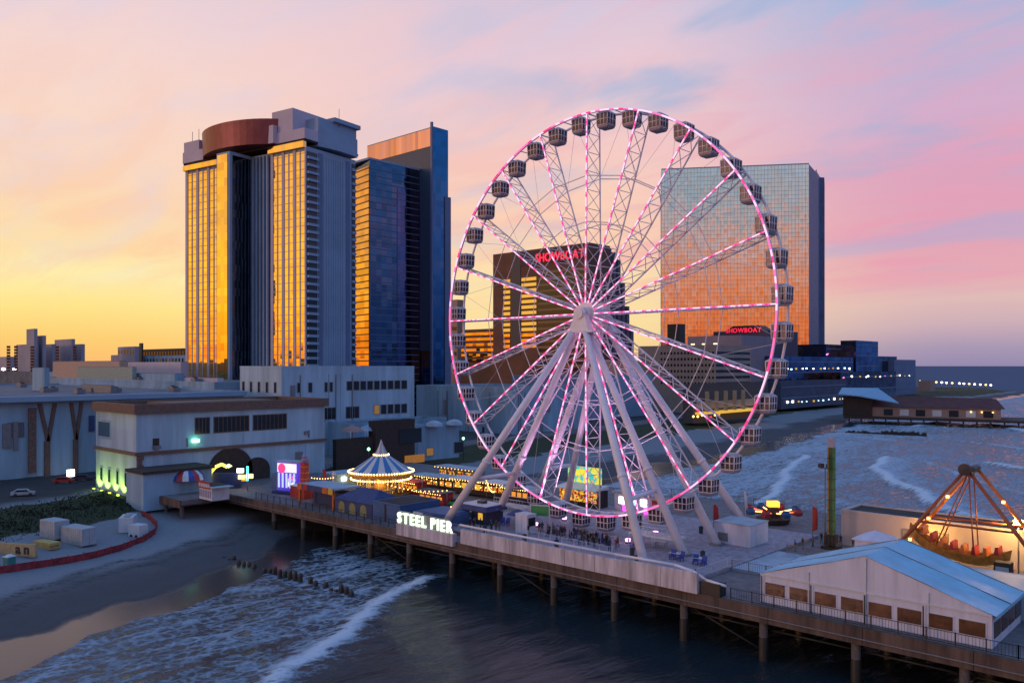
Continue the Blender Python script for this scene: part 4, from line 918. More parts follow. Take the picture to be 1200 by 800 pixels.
for i in range(46):
    a = random.uniform(-100, -33); d = random.uniform(700, 2200); X = math.sin(math.radians(a))*d; Y = math.cos(math.radians(a))*d; p = cw(X, Y, 5); w = random.uniform(15, 45); hh = random.choice((12, 16, 20, 26, 40, 55))
    box_building('skyline_block', 'far town block on the flat land beyond the halls', p.x-w, p.x+w, p.y-w*.6, p.y+w*.6, 5, 5+hh, ft, roofg, parapet=0, group='far town blocks')
for px, yy in ((4, 434), (17, 434), (10, 437)):
    p = at(px, 640, zat(yy, 640)); r_ = thing('street_lamp', 'far street lamp glowing at the left edge of town', 'street lamp', (p.x, p.y, 5), group='far street lamps'); MB().tube((0, 0, 0), (0, 0, p.z-5), .25, n=5).build('post', black, r_); MB().lathe([(.1, 0), (1.3, .6), (1.3, 1.6), (.1, 2.2)], 8).build('lamp_head', whitelit, r_, (0, 0, p.z-5))

# boardwalk strip
bwm = mat('boardwalk_planks', (.17, .15, .15, 1), .8, var=.2, scale=.5)
vv = np.concatenate([np.linspace(18, 300, 20), np.linspace(320, 720, 20)]); m_ = MB()
inner = [(shore(v)-62, v) for v in vv]; outer = [(shore(v)-44-8*min(1, max(0, (v-30)/60)), v) for v in vv]
inner[0] = (-96, 18); outer[0] = (-92, 18)
for i in range(len(vv)-1): m_.add([(inner[i][0]-10, vv[i], 5.4), (outer[i][0]-8, vv[i], 5.4), (outer[i+1][0]-8, vv[i+1], 5.4), (inner[i+1][0]-10, vv[i+1], 5.4)], [(0, 1, 2, 3)]); m_.add([(outer[i][0]-8, vv[i], 5.4), (outer[i][0]-8, vv[i], 3.0), (outer[i+1][0]-8, vv[i+1], 3.0), (outer[i+1][0]-8, vv[i+1], 5.4)], [(0, 1, 2, 3)])
struct(m_.build('boardwalk', bwm))
fence('boardwalk_rail', 'dark railing along the seaward edge of the boardwalk', [(outer[i][0]-8.2, vv[i]) for i in range(0, 26, 2)], 1.2, 6, greym, z=5.42)

# old pier hall on the far beach
gp_o = at(995, 470, 0); GPR = thing('pier_hall', 'long red roofed hall standing on a low pier', 'building', (gp_o.x, gp_o.y, 4.2), rz=math.radians(14))
hall = mat('salmon_hall', (.36, .25, .22, 1), .8, var=.12); rust = mat('rust_roof', (.11, .03, .028, 1), .7, var=.2, scale=.3)
MB().box(0, 74, 0, 20, 0, 5.4).build('wall', hall, GPR)
MB().add([(-1, -1.2, 5.41), (76, -1.2, 5.41), (76, 21, 5.41), (-1, 21, 5.41), (3, 10, 11.5), (72, 10, 10.5)], [(0, 1, 5, 4), (2, 3, 4, 5), (1, 2, 5), (3, 0, 4), (0, 3, 2, 1)]).build('roof', rust, GPR)
MB().add([(-5, -5, 11.8), (6, -6, 11.0), (26, -6, 7.5), (14, 10, 15), (-5, 10, 15), (-5, -5, 12.4), (6, -6, 11.6), (26, -6, 8.0), (14, 10, 15.5), (-5, 10, 15.5)], [(4, 3, 2, 1, 0), (5, 6, 7, 8, 9), (0, 1, 6, 5), (1, 2, 7, 6), (2, 3, 8, 7), (3, 4, 9, 8), (4, 0, 5, 9)]).build('canopy', mat('sky_blue_roof', (.22, .42, .60, 1), .5), GPR)
MB().box(-3, 12, -2, 9, 0, 11).build('corner_block', dkbrown, GPR)
for k in range(7): MB().box(18+k*8, 22.5+k*8, -.25, -.02, .8, 4.2).build('window', white if k % 2 else dglass, GPR)
MB().box(-2, 96, -8, 26, -1.2, -.05).build('pier_deck', dkbrown, GPR)
for k in range(16):
    MB().tube((1+k*6.2, -7.5, -5.5), (1+k*6.2, -7.5, -1.2), .4, n=6).build('pile', black, GPR)
MB().box(76.5, 96, -7.9, -7.7, .95, 1.05).build('rail', greym, GPR)
for k in range(3): MB().box(60+k*5, 60.6+k*5, -.6, -.1, 3.4, 4).build('lamp', warm, GPR)
# jetty lamps on the far land
for k in range(14):
    px = 1078+k*6.5+random.uniform(-1.5, 1.5); d = 900+k*8; p = at(px, d, 5); r_ = thing('jetty_lamp', 'lamp post in the row beyond the old pier hall', 'street lamp', p, group='lamps on the far jetty')
    hh = zat(447+k*.35, d)-5; MB().tube((0, 0, 0), (0, 0, hh), .22, n=5).build('post', greym, r_); MB().lathe([(.1, -.5), (1.1, 0), (1.1, .9), (.1, 1.4)], 8, (0, 0, hh)).build('lamp_head', whitelit if k % 3 else warm, r_)
q = bpx(1076, 1090, 1096, 880); box_building('far_house', 'small house on the far point beyond the podium', *q, 4.5, zat(447, 880), hall, rust)

# ------------------------------------------------------------------ lit pier sign
sgn = thing('pier_sign', 'glowing white STEEL PIER letters on a concrete plinth', 'sign', (-24.6, EV-.3, 6.06))
for k in range(3): MB().box(k*4.4, k*4.4+4.37, -.35, .5, -.6, 1.25).build('plinth_panel', concrete, sgn)
MB().box(.1, 12.0, .1, .2, 1.3, 3.2).build('letter_frame', greym, sgn)
lw_ = lettering('STEEL PIER', 2.3, .12, signw, sgn, .1, -.15, 1.42, gap=.2, bold=.05, sx=.92)
print('sign width', lw_)

# ------------------------------------------------------------------ white event tent
TU0, TU1, TV0, TV1 = 36.5, 59.6, -15.4, -4.2; TM = (TU0+TU1)/2
tent = thing('event_tent', 'large white gabled event tent with brown window panels', 'tent', (TM, -10, 6.05))
canvas = mat('white_canvas', (.60, .62, .76, 1), .6, var=.1, scale=.9, streak=True, bump=.5); canvr = mat('pale_blue_canvas', (.24, .54, .72, 1), .5, var=.1, scale=.5, bump=.3)
winb = mat('brown_tent_window', (.12, .05, .03, 1), .2, var=.45, scale=.35)
zb, ze, za = 6.05, 9.2, 12.9
put(MB().add([(TU0, TV0, zb), (TU1, TV0, zb), (TU1, TV0, ze), (TM, TV0, za), (TU0, TV0, ze), (TU0, TV0+.12, zb), (TU1, TV0+.12, zb), (TU1, TV0+.12, ze), (TM, TV0+.12, za), (TU0, TV0+.12, ze)], [(0, 1, 2, 3, 4), (9, 8, 7, 6, 5), (0, 5, 6, 1), (1, 6, 7, 2), (4, 9, 5, 0)]), 'gable_wall', canvas, tent)
put(MB().box(TU1-.12, TU1, TV0+.13, TV1, zb, ze), 'side_wall', canvas, tent); put(MB().box(TU0, TU0+.12, TV0+.13, TV1, zb, ze), 'side_wall', canvas, tent); put(MB().box(TU0, TU1, TV1, TV1+.1, zb, ze), 'back_wall', canvas, tent)
for s_ in (-1, 1):
    for k in range(2):
        y0, y1 = TV0-.1+k*5.7, TV0-.1+k*5.7+5.62; e = TM+s_*(TM-TU0+.35); dz = (za-ze)/(TM-TU0)*.35
        NI, NJ = 10, 6; m_ = MB(); vs_ = []
        for i in range(NI+1):
            for j in range(NJ+1):
                f, g = i/NI, j/NJ; sg_ = .16*math.sin(math.pi*g)*(.4+.6*math.sin(math.pi*f))+.03*math.sin(9*f+5*g+k*2+s_)
                vs_.append((TM+(e-TM)*f, y0+(y1-y0)*g, za+.08+(ze-dz-za)*f-sg_))
        m_.add(vs_, [tuple((i*(NJ+1)+j, (i+1)*(NJ+1)+j, (i+1)*(NJ+1)+j+1, i*(NJ+1)+j+1)[::(1 if s_ > 0 else -1)]) for i in range(NI) for j in range(NJ)], smooth=True)
        m_.add([(e, y0, ze-dz+.06), (e, y1, ze-dz+.06), (e, y1, ze-dz-.28), (e, y0, ze-dz-.28)], [(0, 1, 2, 3)])
        put(m_, 'roof_panel', canvr, tent)
        put(MB().tube((TM, y1+.03, za+.1), (e, y1+.03, ze-dz+.1), .05, n=5), 'roof_seam', greym, tent)
    put(MB().box(TM+s_*6-.06, TM+s_*6+.06, TV0-.14, TV0-.01, zb, 10.3), 'upright', white, tent)
put(MB().box(TM-.08, TM+.08, TV0-.16, TV0-.01, zb, za-.2), 'upright', white, tent)
put(MB().box(TU0, TU1, TV0-.1, TV0-.01, ze-.1, ze+.06), 'eave_beam', white, tent)
wd = (TU1-TU0-.6)/8
for k in range(8):
    a = TU0+.35+k*wd; w_ = put(MB().box(a+.25, a+wd-.3, TV0-.09, TV0-.015, 7.0, 8.35), 'window_panel', winb, tent)
    MB().box(a+.12, a+wd-.17, TV0-.05, TV0-.012, 6.86, 8.48).build('frame', canvas, w_)
for k in range(4): put(MB().box(TU1+.005, TU1+.08, TV0+.6+k*2.75, TV0+2.9+k*2.75, 6.9, 8.4), 'window_panel', winb, tent)
for k in (0, 2, 4, 6): put(MB().tube((TU0+.3+k*wd*1.0, TV0-.35, zb), (TU0+.3+k*wd, TV0-.35, 9.0), .07, n=5), 'stay_post', black, tent)

# grey roofed building behind the tent, white back wall, kiosk
box_building('ride_store', 'flat blue grey roofed store behind the event tent', 47, 92, -3.4, 5.6, 6.03, 8.7, bluewhite, roofl, parapet=.15)
BWL = box_building('back_wall_building', 'long low pink white building behind the swinging ship', 31.5, 110, 20.5, 27.5, 6.03, 10.9, mat('blush_stucco', (.50, .44, .45, 1), .85, var=.08, scale=.2), roofd, parapet=.35)
face_window(BWL, 'v', 20.5, 40, 46, 7.4, 9.6, mat('shutter_grey', (.25, .25, .28, 1), .6), greym)
for k in range(26):
    a = random.uniform(52, 104); r_ = thing('roof_clutter', 'dark small plant standing on the low pink white roof', 'roof plant', (a, random.uniform(22, 26), 11.05), group='roof plant on the low building'); MB().box(-.5, .5, -.4, .4, 0, random.uniform(.5, 1.3)).build('housing', black, r_); MB().tube((.2, 0, 0), (.2, 0, 1.7), .07, n=4).build('pipe', greym, r_)
KX, KY = 40.0, 10.0
kio = thing('ticket_kiosk', 'small white kiosk with pyramid roof behind the tent', 'kiosk', (KX, KY, 6.32))
MB().box(-1.9, 1.9, -1.9, 1.9, 0, 3.3).build('wall', canvas, kio); MB().add([(-2.2, -2.2, 3.31), (2.2, -2.2, 3.31), (2.2, 2.2, 3.31), (-2.2, 2.2, 3.31), (0, 0, 4.5), (-2.2, -2.2, 3.5), (2.2, -2.2, 3.5), (2.2, 2.2, 3.5), (-2.2, 2.2, 3.5)], [(0, 3, 2, 1), (0, 1, 6, 5), (1, 2, 7, 6), (2, 3, 8, 7), (3, 0, 5, 8), (5, 6, 4), (6, 7, 4), (7, 8, 4), (8, 5, 4)]).build('roof', canvas, kio)
MB().box(-1.5, 1.5, -1.95, -1.91, .5, 2.6).build('shutter', mat('pale_shutter', (.42, .44, .50, 1), .6), kio)

# drop tower
dt = thing('drop_tower', 'slim yellow and green drop tower ride', 'drop tower', (31.4, 17.0, 6.03)); dt.scale = (.8, .8, 1.0)
MB().box(-.58, -.3, -.4, .4, 0, 14.6).build('yellow_side', mat('olive_yellow', (.32, .22, .03, 1), .5), dt); MB().box(-.28, .34, -.3, .4, 0, 14.6).build('core', mat('bottle_green', (.03, .10, .04, 1), .5), dt); MB().box(.36, .6, -.4, .4, 0, 14.6).build('green_side', mat('leaf_green', (.06, .20, .05, 1), .5), dt)
MB().box(-.5, .5, -.5, .5, 14.61, 16.0).build('top_box', mat('lilac_box', (.4, .38, .45, 1), .5), dt); m_ = MB()
for k in range(9): m_.box(-.62, .62, -.44, .44, 1+k*1.5, 1.08+k*1.5)
m_.build('cross_bands', black, dt); MB().box(-.9, .9, -.9, .9, .6, 2.0).build('seat_carriage', dkbrown, dt); MB().box(-1.4, 1.4, -1.4, 1.4, 0, .4).build('base', black, dt)
for sx in (-.6, 0, .6): MB().box(sx-.25, sx+.25, -1.3, -.91, .7, 1.9).build('seat', black, dt)
# tall mast with two floods, feather flags
p = gp(967, 640, 6.05); lm = thing('light_mast', 'tall thin mast with two flood lamp heads beside the drop tower', 'light mast', p); MB().tube((0, 0, 0), (0, 0, 11.5), .12, .09, 6).tube((-.7, 0, 11.4), (.7, 0, 11.4), .06, n=4).build('mast', greym, lm)
for s_ in (-.6, .6): MB().box(s_-.35, s_+.35, -.3, .25, 11.5, 12.1).build('flood_head', black, lm)
def flag(px, py, hh, mm, label, z=6.05):
    p = gp(px, py, z); r_ = thing('feather_flag', label, 'flag', p, TH); MB().tube((0, 0, 0), (0, 0, hh), .04, n=4).build('pole', greym, r_)
    pts = [(0, hh*.25), (.75, hh*.3), (.85, hh*.6), (.75, hh*.9), (.35, hh*1.02), (0, hh)]; m_ = MB(); m_.add([(x, -.02, z_) for x, z_ in pts]+[(x, .02, z_) for x, z_ in pts], [tuple(range(6)), tuple(reversed(range(6, 12)))]+[(i, (i+1) % 6, 6+(i+1) % 6, 6+i) for i in range(6)]); m_.build('banner', mm, r_)
flag(952, 632, 5, redp, 'red feather flag near the drop tower'); flag(836, 625, 4.5, redp, 'red feather flag beside the white box of the wheel'); flag(378, 578, 5, redp, 'red feather flag left of the carousel'); flag(389, 578, 4.6, white, 'white feather flag left of the carousel')

# swinging ship
SX, SY = 50.3, 14.5
ps = thing('swinging_ship', 'orange lit swinging ship ride hung on a tall A frame', 'ride', (SX, SY, 6.03))
for y in (-2.0, 2.0):
    for s_ in (-1, 1): MB().tube((s_*10.2, y*1.35, 0), (s_*.25, y, 13.2), .27, .22, 8).build('frame_leg', orangep if y > 0 else mat('dark_orange', (.34, .09, .03, 1), .45), ps)  # front legs darker orange: their shade is put into the colour
    MB().tube((-5.4, y*1.2, 6.3), (5.4, y*1.2, 6.3), .16, n=6).build('cross_tie', mat('dark_orange', (.34, .09, .03, 1)), ps)
MB().tube((0, -2.6, 13.2), (0, 2.6, 13.2), .5, n=12).build('axle', black, ps)
m_ = MB(); ydisc_c = (0, 0, 13.4); m_.lathe([(.05, -.4), (.7, -.35), (.75, .35), (.05, .4)], 14); o = m_.build('drive_motor', black, ps, (0, -2.7, 13.5)); o.rotation_euler.x = math.pi/2
sw = Matrix.Rotation(math.radians(9), 4, 'Y'); piv = Vector((0, 0, 13.2))
def rot(p): return tuple(piv + sw @ (Vector(p)-piv))
hp = []; nn_ = 17
for i in range(nn_):
    t_ = -1+2*i/(nn_-1); x = t_*6.0; zt_ = 2.6+1.9*abs(t_)**2.4; zk = 1.5+1.7*abs(t_)**3; w = 1.35*(1-abs(t_)**3.2)+.12
    hp.append((x, w, zt_, zk))
m_ = MB(); vs_ = []
for x, w, zt_, zk in hp: vs_ += [rot((x, -w, zt_)), rot((x, -w*.6, zk)), rot((x, w*.6, zk)), rot((x, w, zt_))]
m_.add(vs_, [(4*i+j, 4*i+4+j, 4*i+5+j, 4*i+1+j) for i in range(nn_-1) for j in range(3)]+[(0, 1, 2, 3), (4*nn_-1, 4*nn_-2, 4*nn_-3, 4*nn_-4)], smooth=False); hull = m_.build('hull', mat('gold_hull', (.55, .26, .05, 1), .4, var=.25, scale=1.5), ps)
for k in range(8):
    x = -4.4+k*1.25; m_ = MB(); zb_ = 2.7+1.9*abs(x/6)**2.4
    vsq = [(x, -1.1, zb_), (x+.55, -1.1, zb_), (x+.55, 1.1, zb_), (x, 1.1, zb_), (x, -1.1, zb_+1.0), (x+.3, -1.1, zb_+1.0), (x+.3, 1.1, zb_+1.0), (x, 1.1, zb_+1.0)]
    m_.add([rot(q_) for q_ in vsq], [(0, 3, 2, 1), (4, 5, 6, 7), (0, 1, 5, 4), (1, 2, 6, 5), (2, 3, 7, 6), (3, 0, 4, 7)]); m_.build('seat_row', redp if k % 2 else orangep, ps)
for y in (-1.1, 1.1):
    for s_ in (-1, 1): MB().tube(rot((s_*2.2, y, 3.0)), (0, y, 13.0), .09, n=6).build('hanger_arm', mat('dark_orange', (.34, .09, .03, 1)), ps)
for s_ in (-1, 1):
    for k in range(3): f = .22+.24*k; MB().box(-.16, .16, -.16, .16, -.16, .16).build('bulb', warm, ps, (s_*(10.2-9.95*f), 2.0*1.35*(1-f)+2.0*f-.42, 13.2*f))
MB().box(3.6, 5.4, -4.6, -3.2, 0, 2.9).build('control_cabin', dkbrown, ps); MB().box(3.8, 5.2, -4.66, -4.61, 1.2, 2.4).build('cabin_window', roofl, ps)
fl = thing('flood_lamp', 'bright yellow flood lamp lighting the swinging ship', 'flood lamp', (54.8, 18.2, 6.03))
MB().tube((0, 0, 0), (0, 0, 6.2), .1, n=6).build('post', greym, fl); MB().lathe([(.05, -.5), (.5, -.3), (.6, .2), (.05, .5)], 12).build('lamp_head', emis('amber_flood', (1, .72, .22, 1), 14), fl, (0, 0, 6.6))
ld_ = bpy.data.lights.new('amber_light', 'POINT'); ld_.energy = 3000; ld_.color = (1, .55, .12); ld_.shadow_soft_size = .6; lo = bpy.data.objects.new('amber_light', ld_); C.objects.link(lo); lo.parent = fl; lo.location = (-.6, -1.0, 6.6)
ld_ = bpy.data.lights.new('ship_light', 'POINT'); ld_.energy = 900; ld_.color = (1, .5, .08); ld_.shadow_soft_size = .3; lo = bpy.data.objects.new('ship_light', ld_); C.objects.link(lo); lo.parent = ps; lo.location = (-6.2, 3.6, 3.2)

# spinning ride on the far edge
p = gp(906, 612, 6.05); sr = thing('spinning_ride', 'round spinning ride with red and orange lights at the pier edge', 'ride', p, TH)
MB().lathe([(.1, 0), (2.6, .1), (2.8, .8), (1.2, 1.0), (.9, 2.6), (.1, 2.7)], 16).build('centre_drum', dkbrown, sr); MB().box(-.9, .9, -.7, .7, 2.71, 3.6).build('lit_crown', emis('orange_sign_light', (1, .5, .05, 1), 2.0), sr)
for k in range(8):
    a = 2*math.pi*k/8+.2; c_, s_ = math.cos(a), math.sin(a)
    ar_ = MB().tube((c_*.8, s_*.8, 1.5), (c_*3.9, s_*3.9, 1.9), .14, n=5).build('arm', redp, sr)
    MB().lathe([(.1, 0), (.75, .2), (.8, .7), (.5, 1.2)], 10, (c_*4.1, s_*4.1, 1.4)).build('seat_pod', redp if k % 2 else bluep, sr)
    MB().tube((c_*1.2, s_*1.2, 1.72), (c_*3.7, s_*3.7, 2.1), .1, n=4).build('light_bar', emis('red_orange_bar', (1, .12, .04, 1), 3.0) if k % 2 else warm, sr)
MB().prism([(-4.6, -.1), (-4.0, -.1), (-4.0, .1), (-4.6, .1)], 0, 5.2, top=[(-4.9, -.1), (-4.6, -.1), (-4.6, .1), (-4.9, .1)]).build('fin_panel', white, sr)

# white box and machinery by the back right leg
wb = thing('machine_box', 'plain white machine box beside the far right wheel leg', 'box', (20.6, 10.4, 6.43)); MB().box(-2.9, 2.9, -2.8, 2.8, 0, 3.0).build('housing', canvas, wb); MB().box(2.91, 2.96, -1, 1, .1, 2.3).build('door', white, wb); MB().box(-3.0, 3.0, -2.9, 2.9, 3.01, 3.15).build('lid', roofl, wb)
MB().box(-2.2, -.6, -2.85, -2.81, .4, 1.6).build('vent', greym, wb)

# food stall with bright sign
FS = thing('food_stall', 'food stall with bright teal and yellow sign behind the wheel', 'stall', (-16.5, 18.5, 6.43))
m_, t, b, n, noise, ma, ss, mix, attr = nodes_mat('lit_menu_sign'); pos = n('ShaderNodeTexCoord').outputs['Object']; a1 = noise(.9, 2, .5, pos, 1.2); a2 = noise(1.6, 2, .5, pos, .5)
cc = mix(ss(a1, .46, .52), (.02, .55, .48, 1), (.75, .80, .05, 1)); cc = mix(ss(a2, .58, .62), cc, (.9, .35, .08, 1)); t.links.new(cc, b.inputs['Base Color']); t.links.new(cc, b.inputs['Emission Color']); b.inputs['Emission Strength'].default_value = .75; signm = m_
m_, t, b, n, noise, ma, ss, mix, attr = nodes_mat('lit_food_counter'); pos = n('ShaderNodeTexCoord').outputs['Object']; a1 = noise(2.2, 2, .5, pos, .6); a2 = noise(3.4, 2, .5, pos, .3)
cc = mix(ss(a1, .48, .55), (.03, .02, .02, 1), (1, .62, .04, 1)); cc = mix(ss(a2, .56, .62), cc, (.85, .06, .03, 1)); t.links.new(cc, b.inputs['Base Color']); t.links.new(cc, b.inputs['Emission Color']); b.inputs['Emission Strength'].default_value = .8; foodm = m_
MB().box(-4.6, 4.6, 0, 3, 0, 3.0).build('cabin', dkbrown, FS); MB().box(-4.4, 4.4, -.06, -.01, .9, 3.0).build('counter_display', foodm, FS)
MB().prism([(-4.8, -1.4), (4.8, -1.4), (4.8, 3.1), (-4.8, 3.1)], 3.2, lambda x, y: 3.35+(.5 if y > 0 else 0)).build('awning', white, FS); MB().box(-3.4, 4.4, 1.2, 1.45, 4.2, 7.2).build('sign_board', signm, FS)
for s_ in (-3, 4): MB().box(s_-.1, s_+.1, 1.5, 1.7, 3.7, 7.0).build('sign_post', greym, FS)
FS2 = thing('white_stall', 'white stall with magenta lamps and lit counter', 'stall', (-4.5, 20.0, 6.43)); MB().box(-4.8, 4.8, .02, 3, 0, 3.1).build('cabin', white, FS2); MB().box(-5, 5, -.6, 3.1, 3.12, 3.5).build('roof', roofl, FS2)
for k, (a, mm) in enumerate(((-3.8, whitelit), (-1.6, emis('aqua_panel', (.25, .75, 1, 1), 1.6)), (.8, whitelit))): MB().box(a, a+1.3, -.05, .0, 1.3, 2.5).build('lit_hatch', mm, FS2)
for a in (-1.9, 2.6): MB().lathe([(.05, 0), (.38, .1), (.38, 1.1), (.05, 1.2)], 10, (a, -.9, .2)).build('magenta_lamp', magenta, FS2)
MB().box(3.2, 4.6, -.08, -.02, .2, 2.6).build('red_door', redp, FS2)

# carousel
CX, CY = -55.7, 3.4
car = thing('carousel', 'carousel with blue and white striped canopy and golden lights', 'carousel', (CX, CY, 6.03))
cab, caw = mat('carousel_blue', (.04, .17, .42, 1), .5, var=.05), mat('carousel_white', (.58, .55, .55, 1), .5, var=.05)
MB().lathe([(6.3, 4.9), (2.6, 7.4), (1.4, 8.3)], 48, mi=lambda j, k: (k//2) % 2).build('canopy', [cab, caw], car)
MB().lathe([(1.45, 8.3), (1.0, 9.0), (.45, 10.2), (.05, 11.4)], 24, mi=lambda j, k: (k//2) % 2).build('spire', [mat('spire_grey', (.32, .32, .40, 1), .5), caw], car)
gch = mat('gilded_cornice', (.62, .30, .06, 1), .4, var=.2, scale=3)
m_ = MB()
for k in range(24):
    a0, a1 = 2*math.pi*k/24, 2*math.pi*(k+1)/24; n_ = 5
    top_ = [(6.5*math.cos(a0+(a1-a0)*i/n_), 6.5*math.sin(a0+(a1-a0)*i/n_)) for i in range(n_+1)]
    for i in range(n_):
        d0, d1 = .35*math.sin(math.pi*i/n_), .35*math.sin(math.pi*(i+1)/n_); p0, p1 = top_[i], top_[i+1]; m_.add([(p0[0], p0[1], 4.2-d0), (p1[0], p1[1], 4.2-d1), (p1[0], p1[1], 5.0), (p0[0], p0[1], 5.0)], [(0, 1, 2, 3)])
m_.build('scalloped_cornice', gch, car)
bulb = MB().lathe([(.02, -.13), (.13, 0), (.02, .13)], 6)
m_ = MB()
for k in range(72):
    a = 2*math.pi*k/72; 
    for r_, z in ((6.62, 5.0), (6.1, 3.55)): m_.lathe([(.02, -.17), (.17, 0), (.02, .17)], 5, (r_*math.cos(a), r_*math.sin(a), z))
for k in range(20): a = 2*math.pi*k/20; m_.lathe([(.02, -.13), (.13, 0), (.02, .13)], 5, (1.55*math.cos(a), 1.55*math.sin(a), 8.3))
stuff(m_.build('light_bulbs', emis('carousel_bulb', (1, .66, .18, 1), 9), car))
MB().lathe([(.05, 0), (6.2, 0), (6.2, .5), (.05, .52)], 32).build('floor', dkbrown, car); MB().lathe([(1.7, .5), (1.7, 4.6)], 12).build('centre_column', mat('gilt_mirror', (.6, .35, .10, 1), .3, metal=.4, var=.2), car)
hm = MB(); hm.box(-.55, .55, -.16, .16, 1.0, 1.5); hm.add([(.35, -.12, 1.4), (.6, -.12, 1.35), (.85, -.1, 2.1), (.6, -.1, 2.15), (.35, .12, 1.4), (.6, .12, 1.35), (.85, .1, 2.1), (.6, .1, 2.15)], [(0, 1, 2, 3), (7, 6, 5, 4), (0, 4, 5, 1), (1, 5, 6, 2), (2, 6, 7, 3), (3, 7, 4, 0)]); hm.box(.6, 1.15, -.1, .1, 1.9, 2.15)
for x, y in ((-.45, -.1), (-.4, .1), (.4, -.1), (.45, .1)): hm.tube((x, y, 1.0), (x-.12, y, .55), .07, .05, 5)
horse_me = hm.mesh('horse', mat('horse_gilt', (.55, .38, .2, 1), .4, var=.3, scale=4)); pole_me = MB().tube((0, 0, .5), (0, 0, 4.5), .06, n=5).mesh('pole', emis('glowing_pole', (1, .6, .15, 1), .9))  # poles glow by themselves: carousel lamplight put into their material
for k in range(16):
    a = 2*math.pi*k/16; r_ = 4.9 if k % 2 else 3.6; o = link('horse', horse_me, car, (r_*math.cos(a), r_*math.sin(a), .2*math.sin(k*2.1)+.2), a+math.pi/2); link('pole', pole_me, o)
ld_ = bpy.data.lights.new('carousel_light', 'POINT'); ld_.energy = 700; ld_.color = (1, .55, .15); ld_.shadow_soft_size = 1.0; lo = bpy.data.objects.new('carousel_light', ld_); C.objects.link(lo); lo.parent = car; lo.location = (2.5, -2.5, 3.4)

# blue buildings, stalls and tents at the shore end
bb = box_building('blue_building', 'blue panelled building with dark flat roof left of the pier sign', -35.6, -28.3, -14.2, -5.2, 6.03, 9.1, bluep, roofd, parapet=.12)
put(MB().box(-32.3, -31.9, -14.3, -14.21, 6.05, 9), 'dark_joint', black, bb)
bb2 = box_building('blue_cabin', 'low blue cabin with a white end beside the pier sign', -26.6, -19.0, -12.6, -6, 6.03, 8.3, bluep, bluep, parapet=0); put(MB().box(-26.6, -24.2, -12.75, -12.61, 6.4, 8.25), 'white_end', white, bb2)
at_ = thing('arched_tent', 'deep blue tent with three arched openings', 'tent', (-41.5, -11, 6.03)); MB().prism([(-5.4, -3), (5.4, -3), (5.4, 4), (-5.4, 4)], 0, 2.4).build('wall', blued, at_)
MB().add([(-5.6, -3.2, 2.41), (5.6, -3.2, 2.41), (5.6, 4.2, 2.41), (-5.6, 4.2, 2.41), (-2, .4, 4.4), (3.2, .4, 4.4)], [(0, 1, 5, 4), (1, 2, 5), (2, 3, 4, 5), (3, 0, 4), (0, 3, 2, 1)]).build('roof', blued, at_)
for k in range(3):
    cx_ = -3.4+k*3.2; pl = [(cx_+.9*math.cos(math.pi*i/8), 1.2+.9*math.sin(math.pi*i/8)) for i in range(9)]+[(cx_-.9, .1), (cx_+.9, .1)]; m_ = MB().add([(x, -3.03, z) for x, z in pl], [tuple(reversed(range(len(pl))))]); m_.build('arched_opening', mat('dim_olive_glow', (.10, .10, .06, 1), .6, var=.4, scale=2, emit=(.8, .7, .3, 1), es=.06), at_)
st = thing('game_stall', 'game stall with pale blue flat canopy and orange fascia', 'stall', (-53, -11, 6.03)); MB().box(-6, 5.5, -3, 3, 3.6, 3.9).build('canopy', roofl, st); MB().box(-6.1, 5.6, -3.1, -3.01, 2.9, 3.95).build('fascia', blued, st)
for a, mm in ((-6.1, orangep), (-4.2, redp), (2.2, orangep), (4.0, yellowp)): MB().box(a, a+1.5, -3.16, -3.11, 2.85, 4.0).build('fascia_panel', mm, st)
for x in (-5.8, 5.2): MB().box(x-.2, x+.2, -2.9, -2.5, 0, 3.6).build('post', orangep, st); MB().box(x-.2, x+.2, 2.5, 2.9, 0, 3.6).build('post', dkbrown, st)
MB().box(-5.5, 5, 0, 2.9, 0, 2.8).build('booth', blued, st)
uf = thing('striped_umbrella', 'big red white and blue striped umbrella beside the snack stand', 'umbrella', gp(219, 576, 6.03))
MB().lathe([(3.6, 2.6), (3.3, 3.6), (2.3, 4.5), (.05, 5.0)], 18, mi=lambda j, k: (0, 1, 2)[k % 3]).build('canopy', [redp, white, mat('royal_blue', (.03, .07, .35, 1), .5)], uf); MB().tube((0, 0, 0), (0, 0, 4.8), .1, n=6).build('pole', greym, uf)
sn = thing('snack_stand', 'white snack stand with red lettered sign board', 'stall', gp(251, 584, 6.03)); MB().box(-2.6, 2.6, -1.8, 1.8, 0, 2.6).build('body', white, sn); MB().box(-2.8, 2.0, -1.95, -1.81, 2.2, 3.6).build('sign_board', redp, sn); MB().box(1.4, 4.4, -2.2, 1.8, 2.62, 2.8).build('counter_awning', roofl, sn); MB().box(-2.5, 2.5, -1.7, 1.7, 2.61, 2.9).build('roof', dkbrown, sn)
for k in range(6): MB().box(-2.4+k*.75, -1.9+k*.75, -2.0, -1.96, 2.5, 3.2).build('sign_mark', white, sn)
for k in range(7): MB().box(-2.4+k*.7, -2.05+k*.7, -1.86, -1.82, .5, 1.9).build('lattice', mat('mauve_mark', (.3, .22, .36, 1), .6), sn)
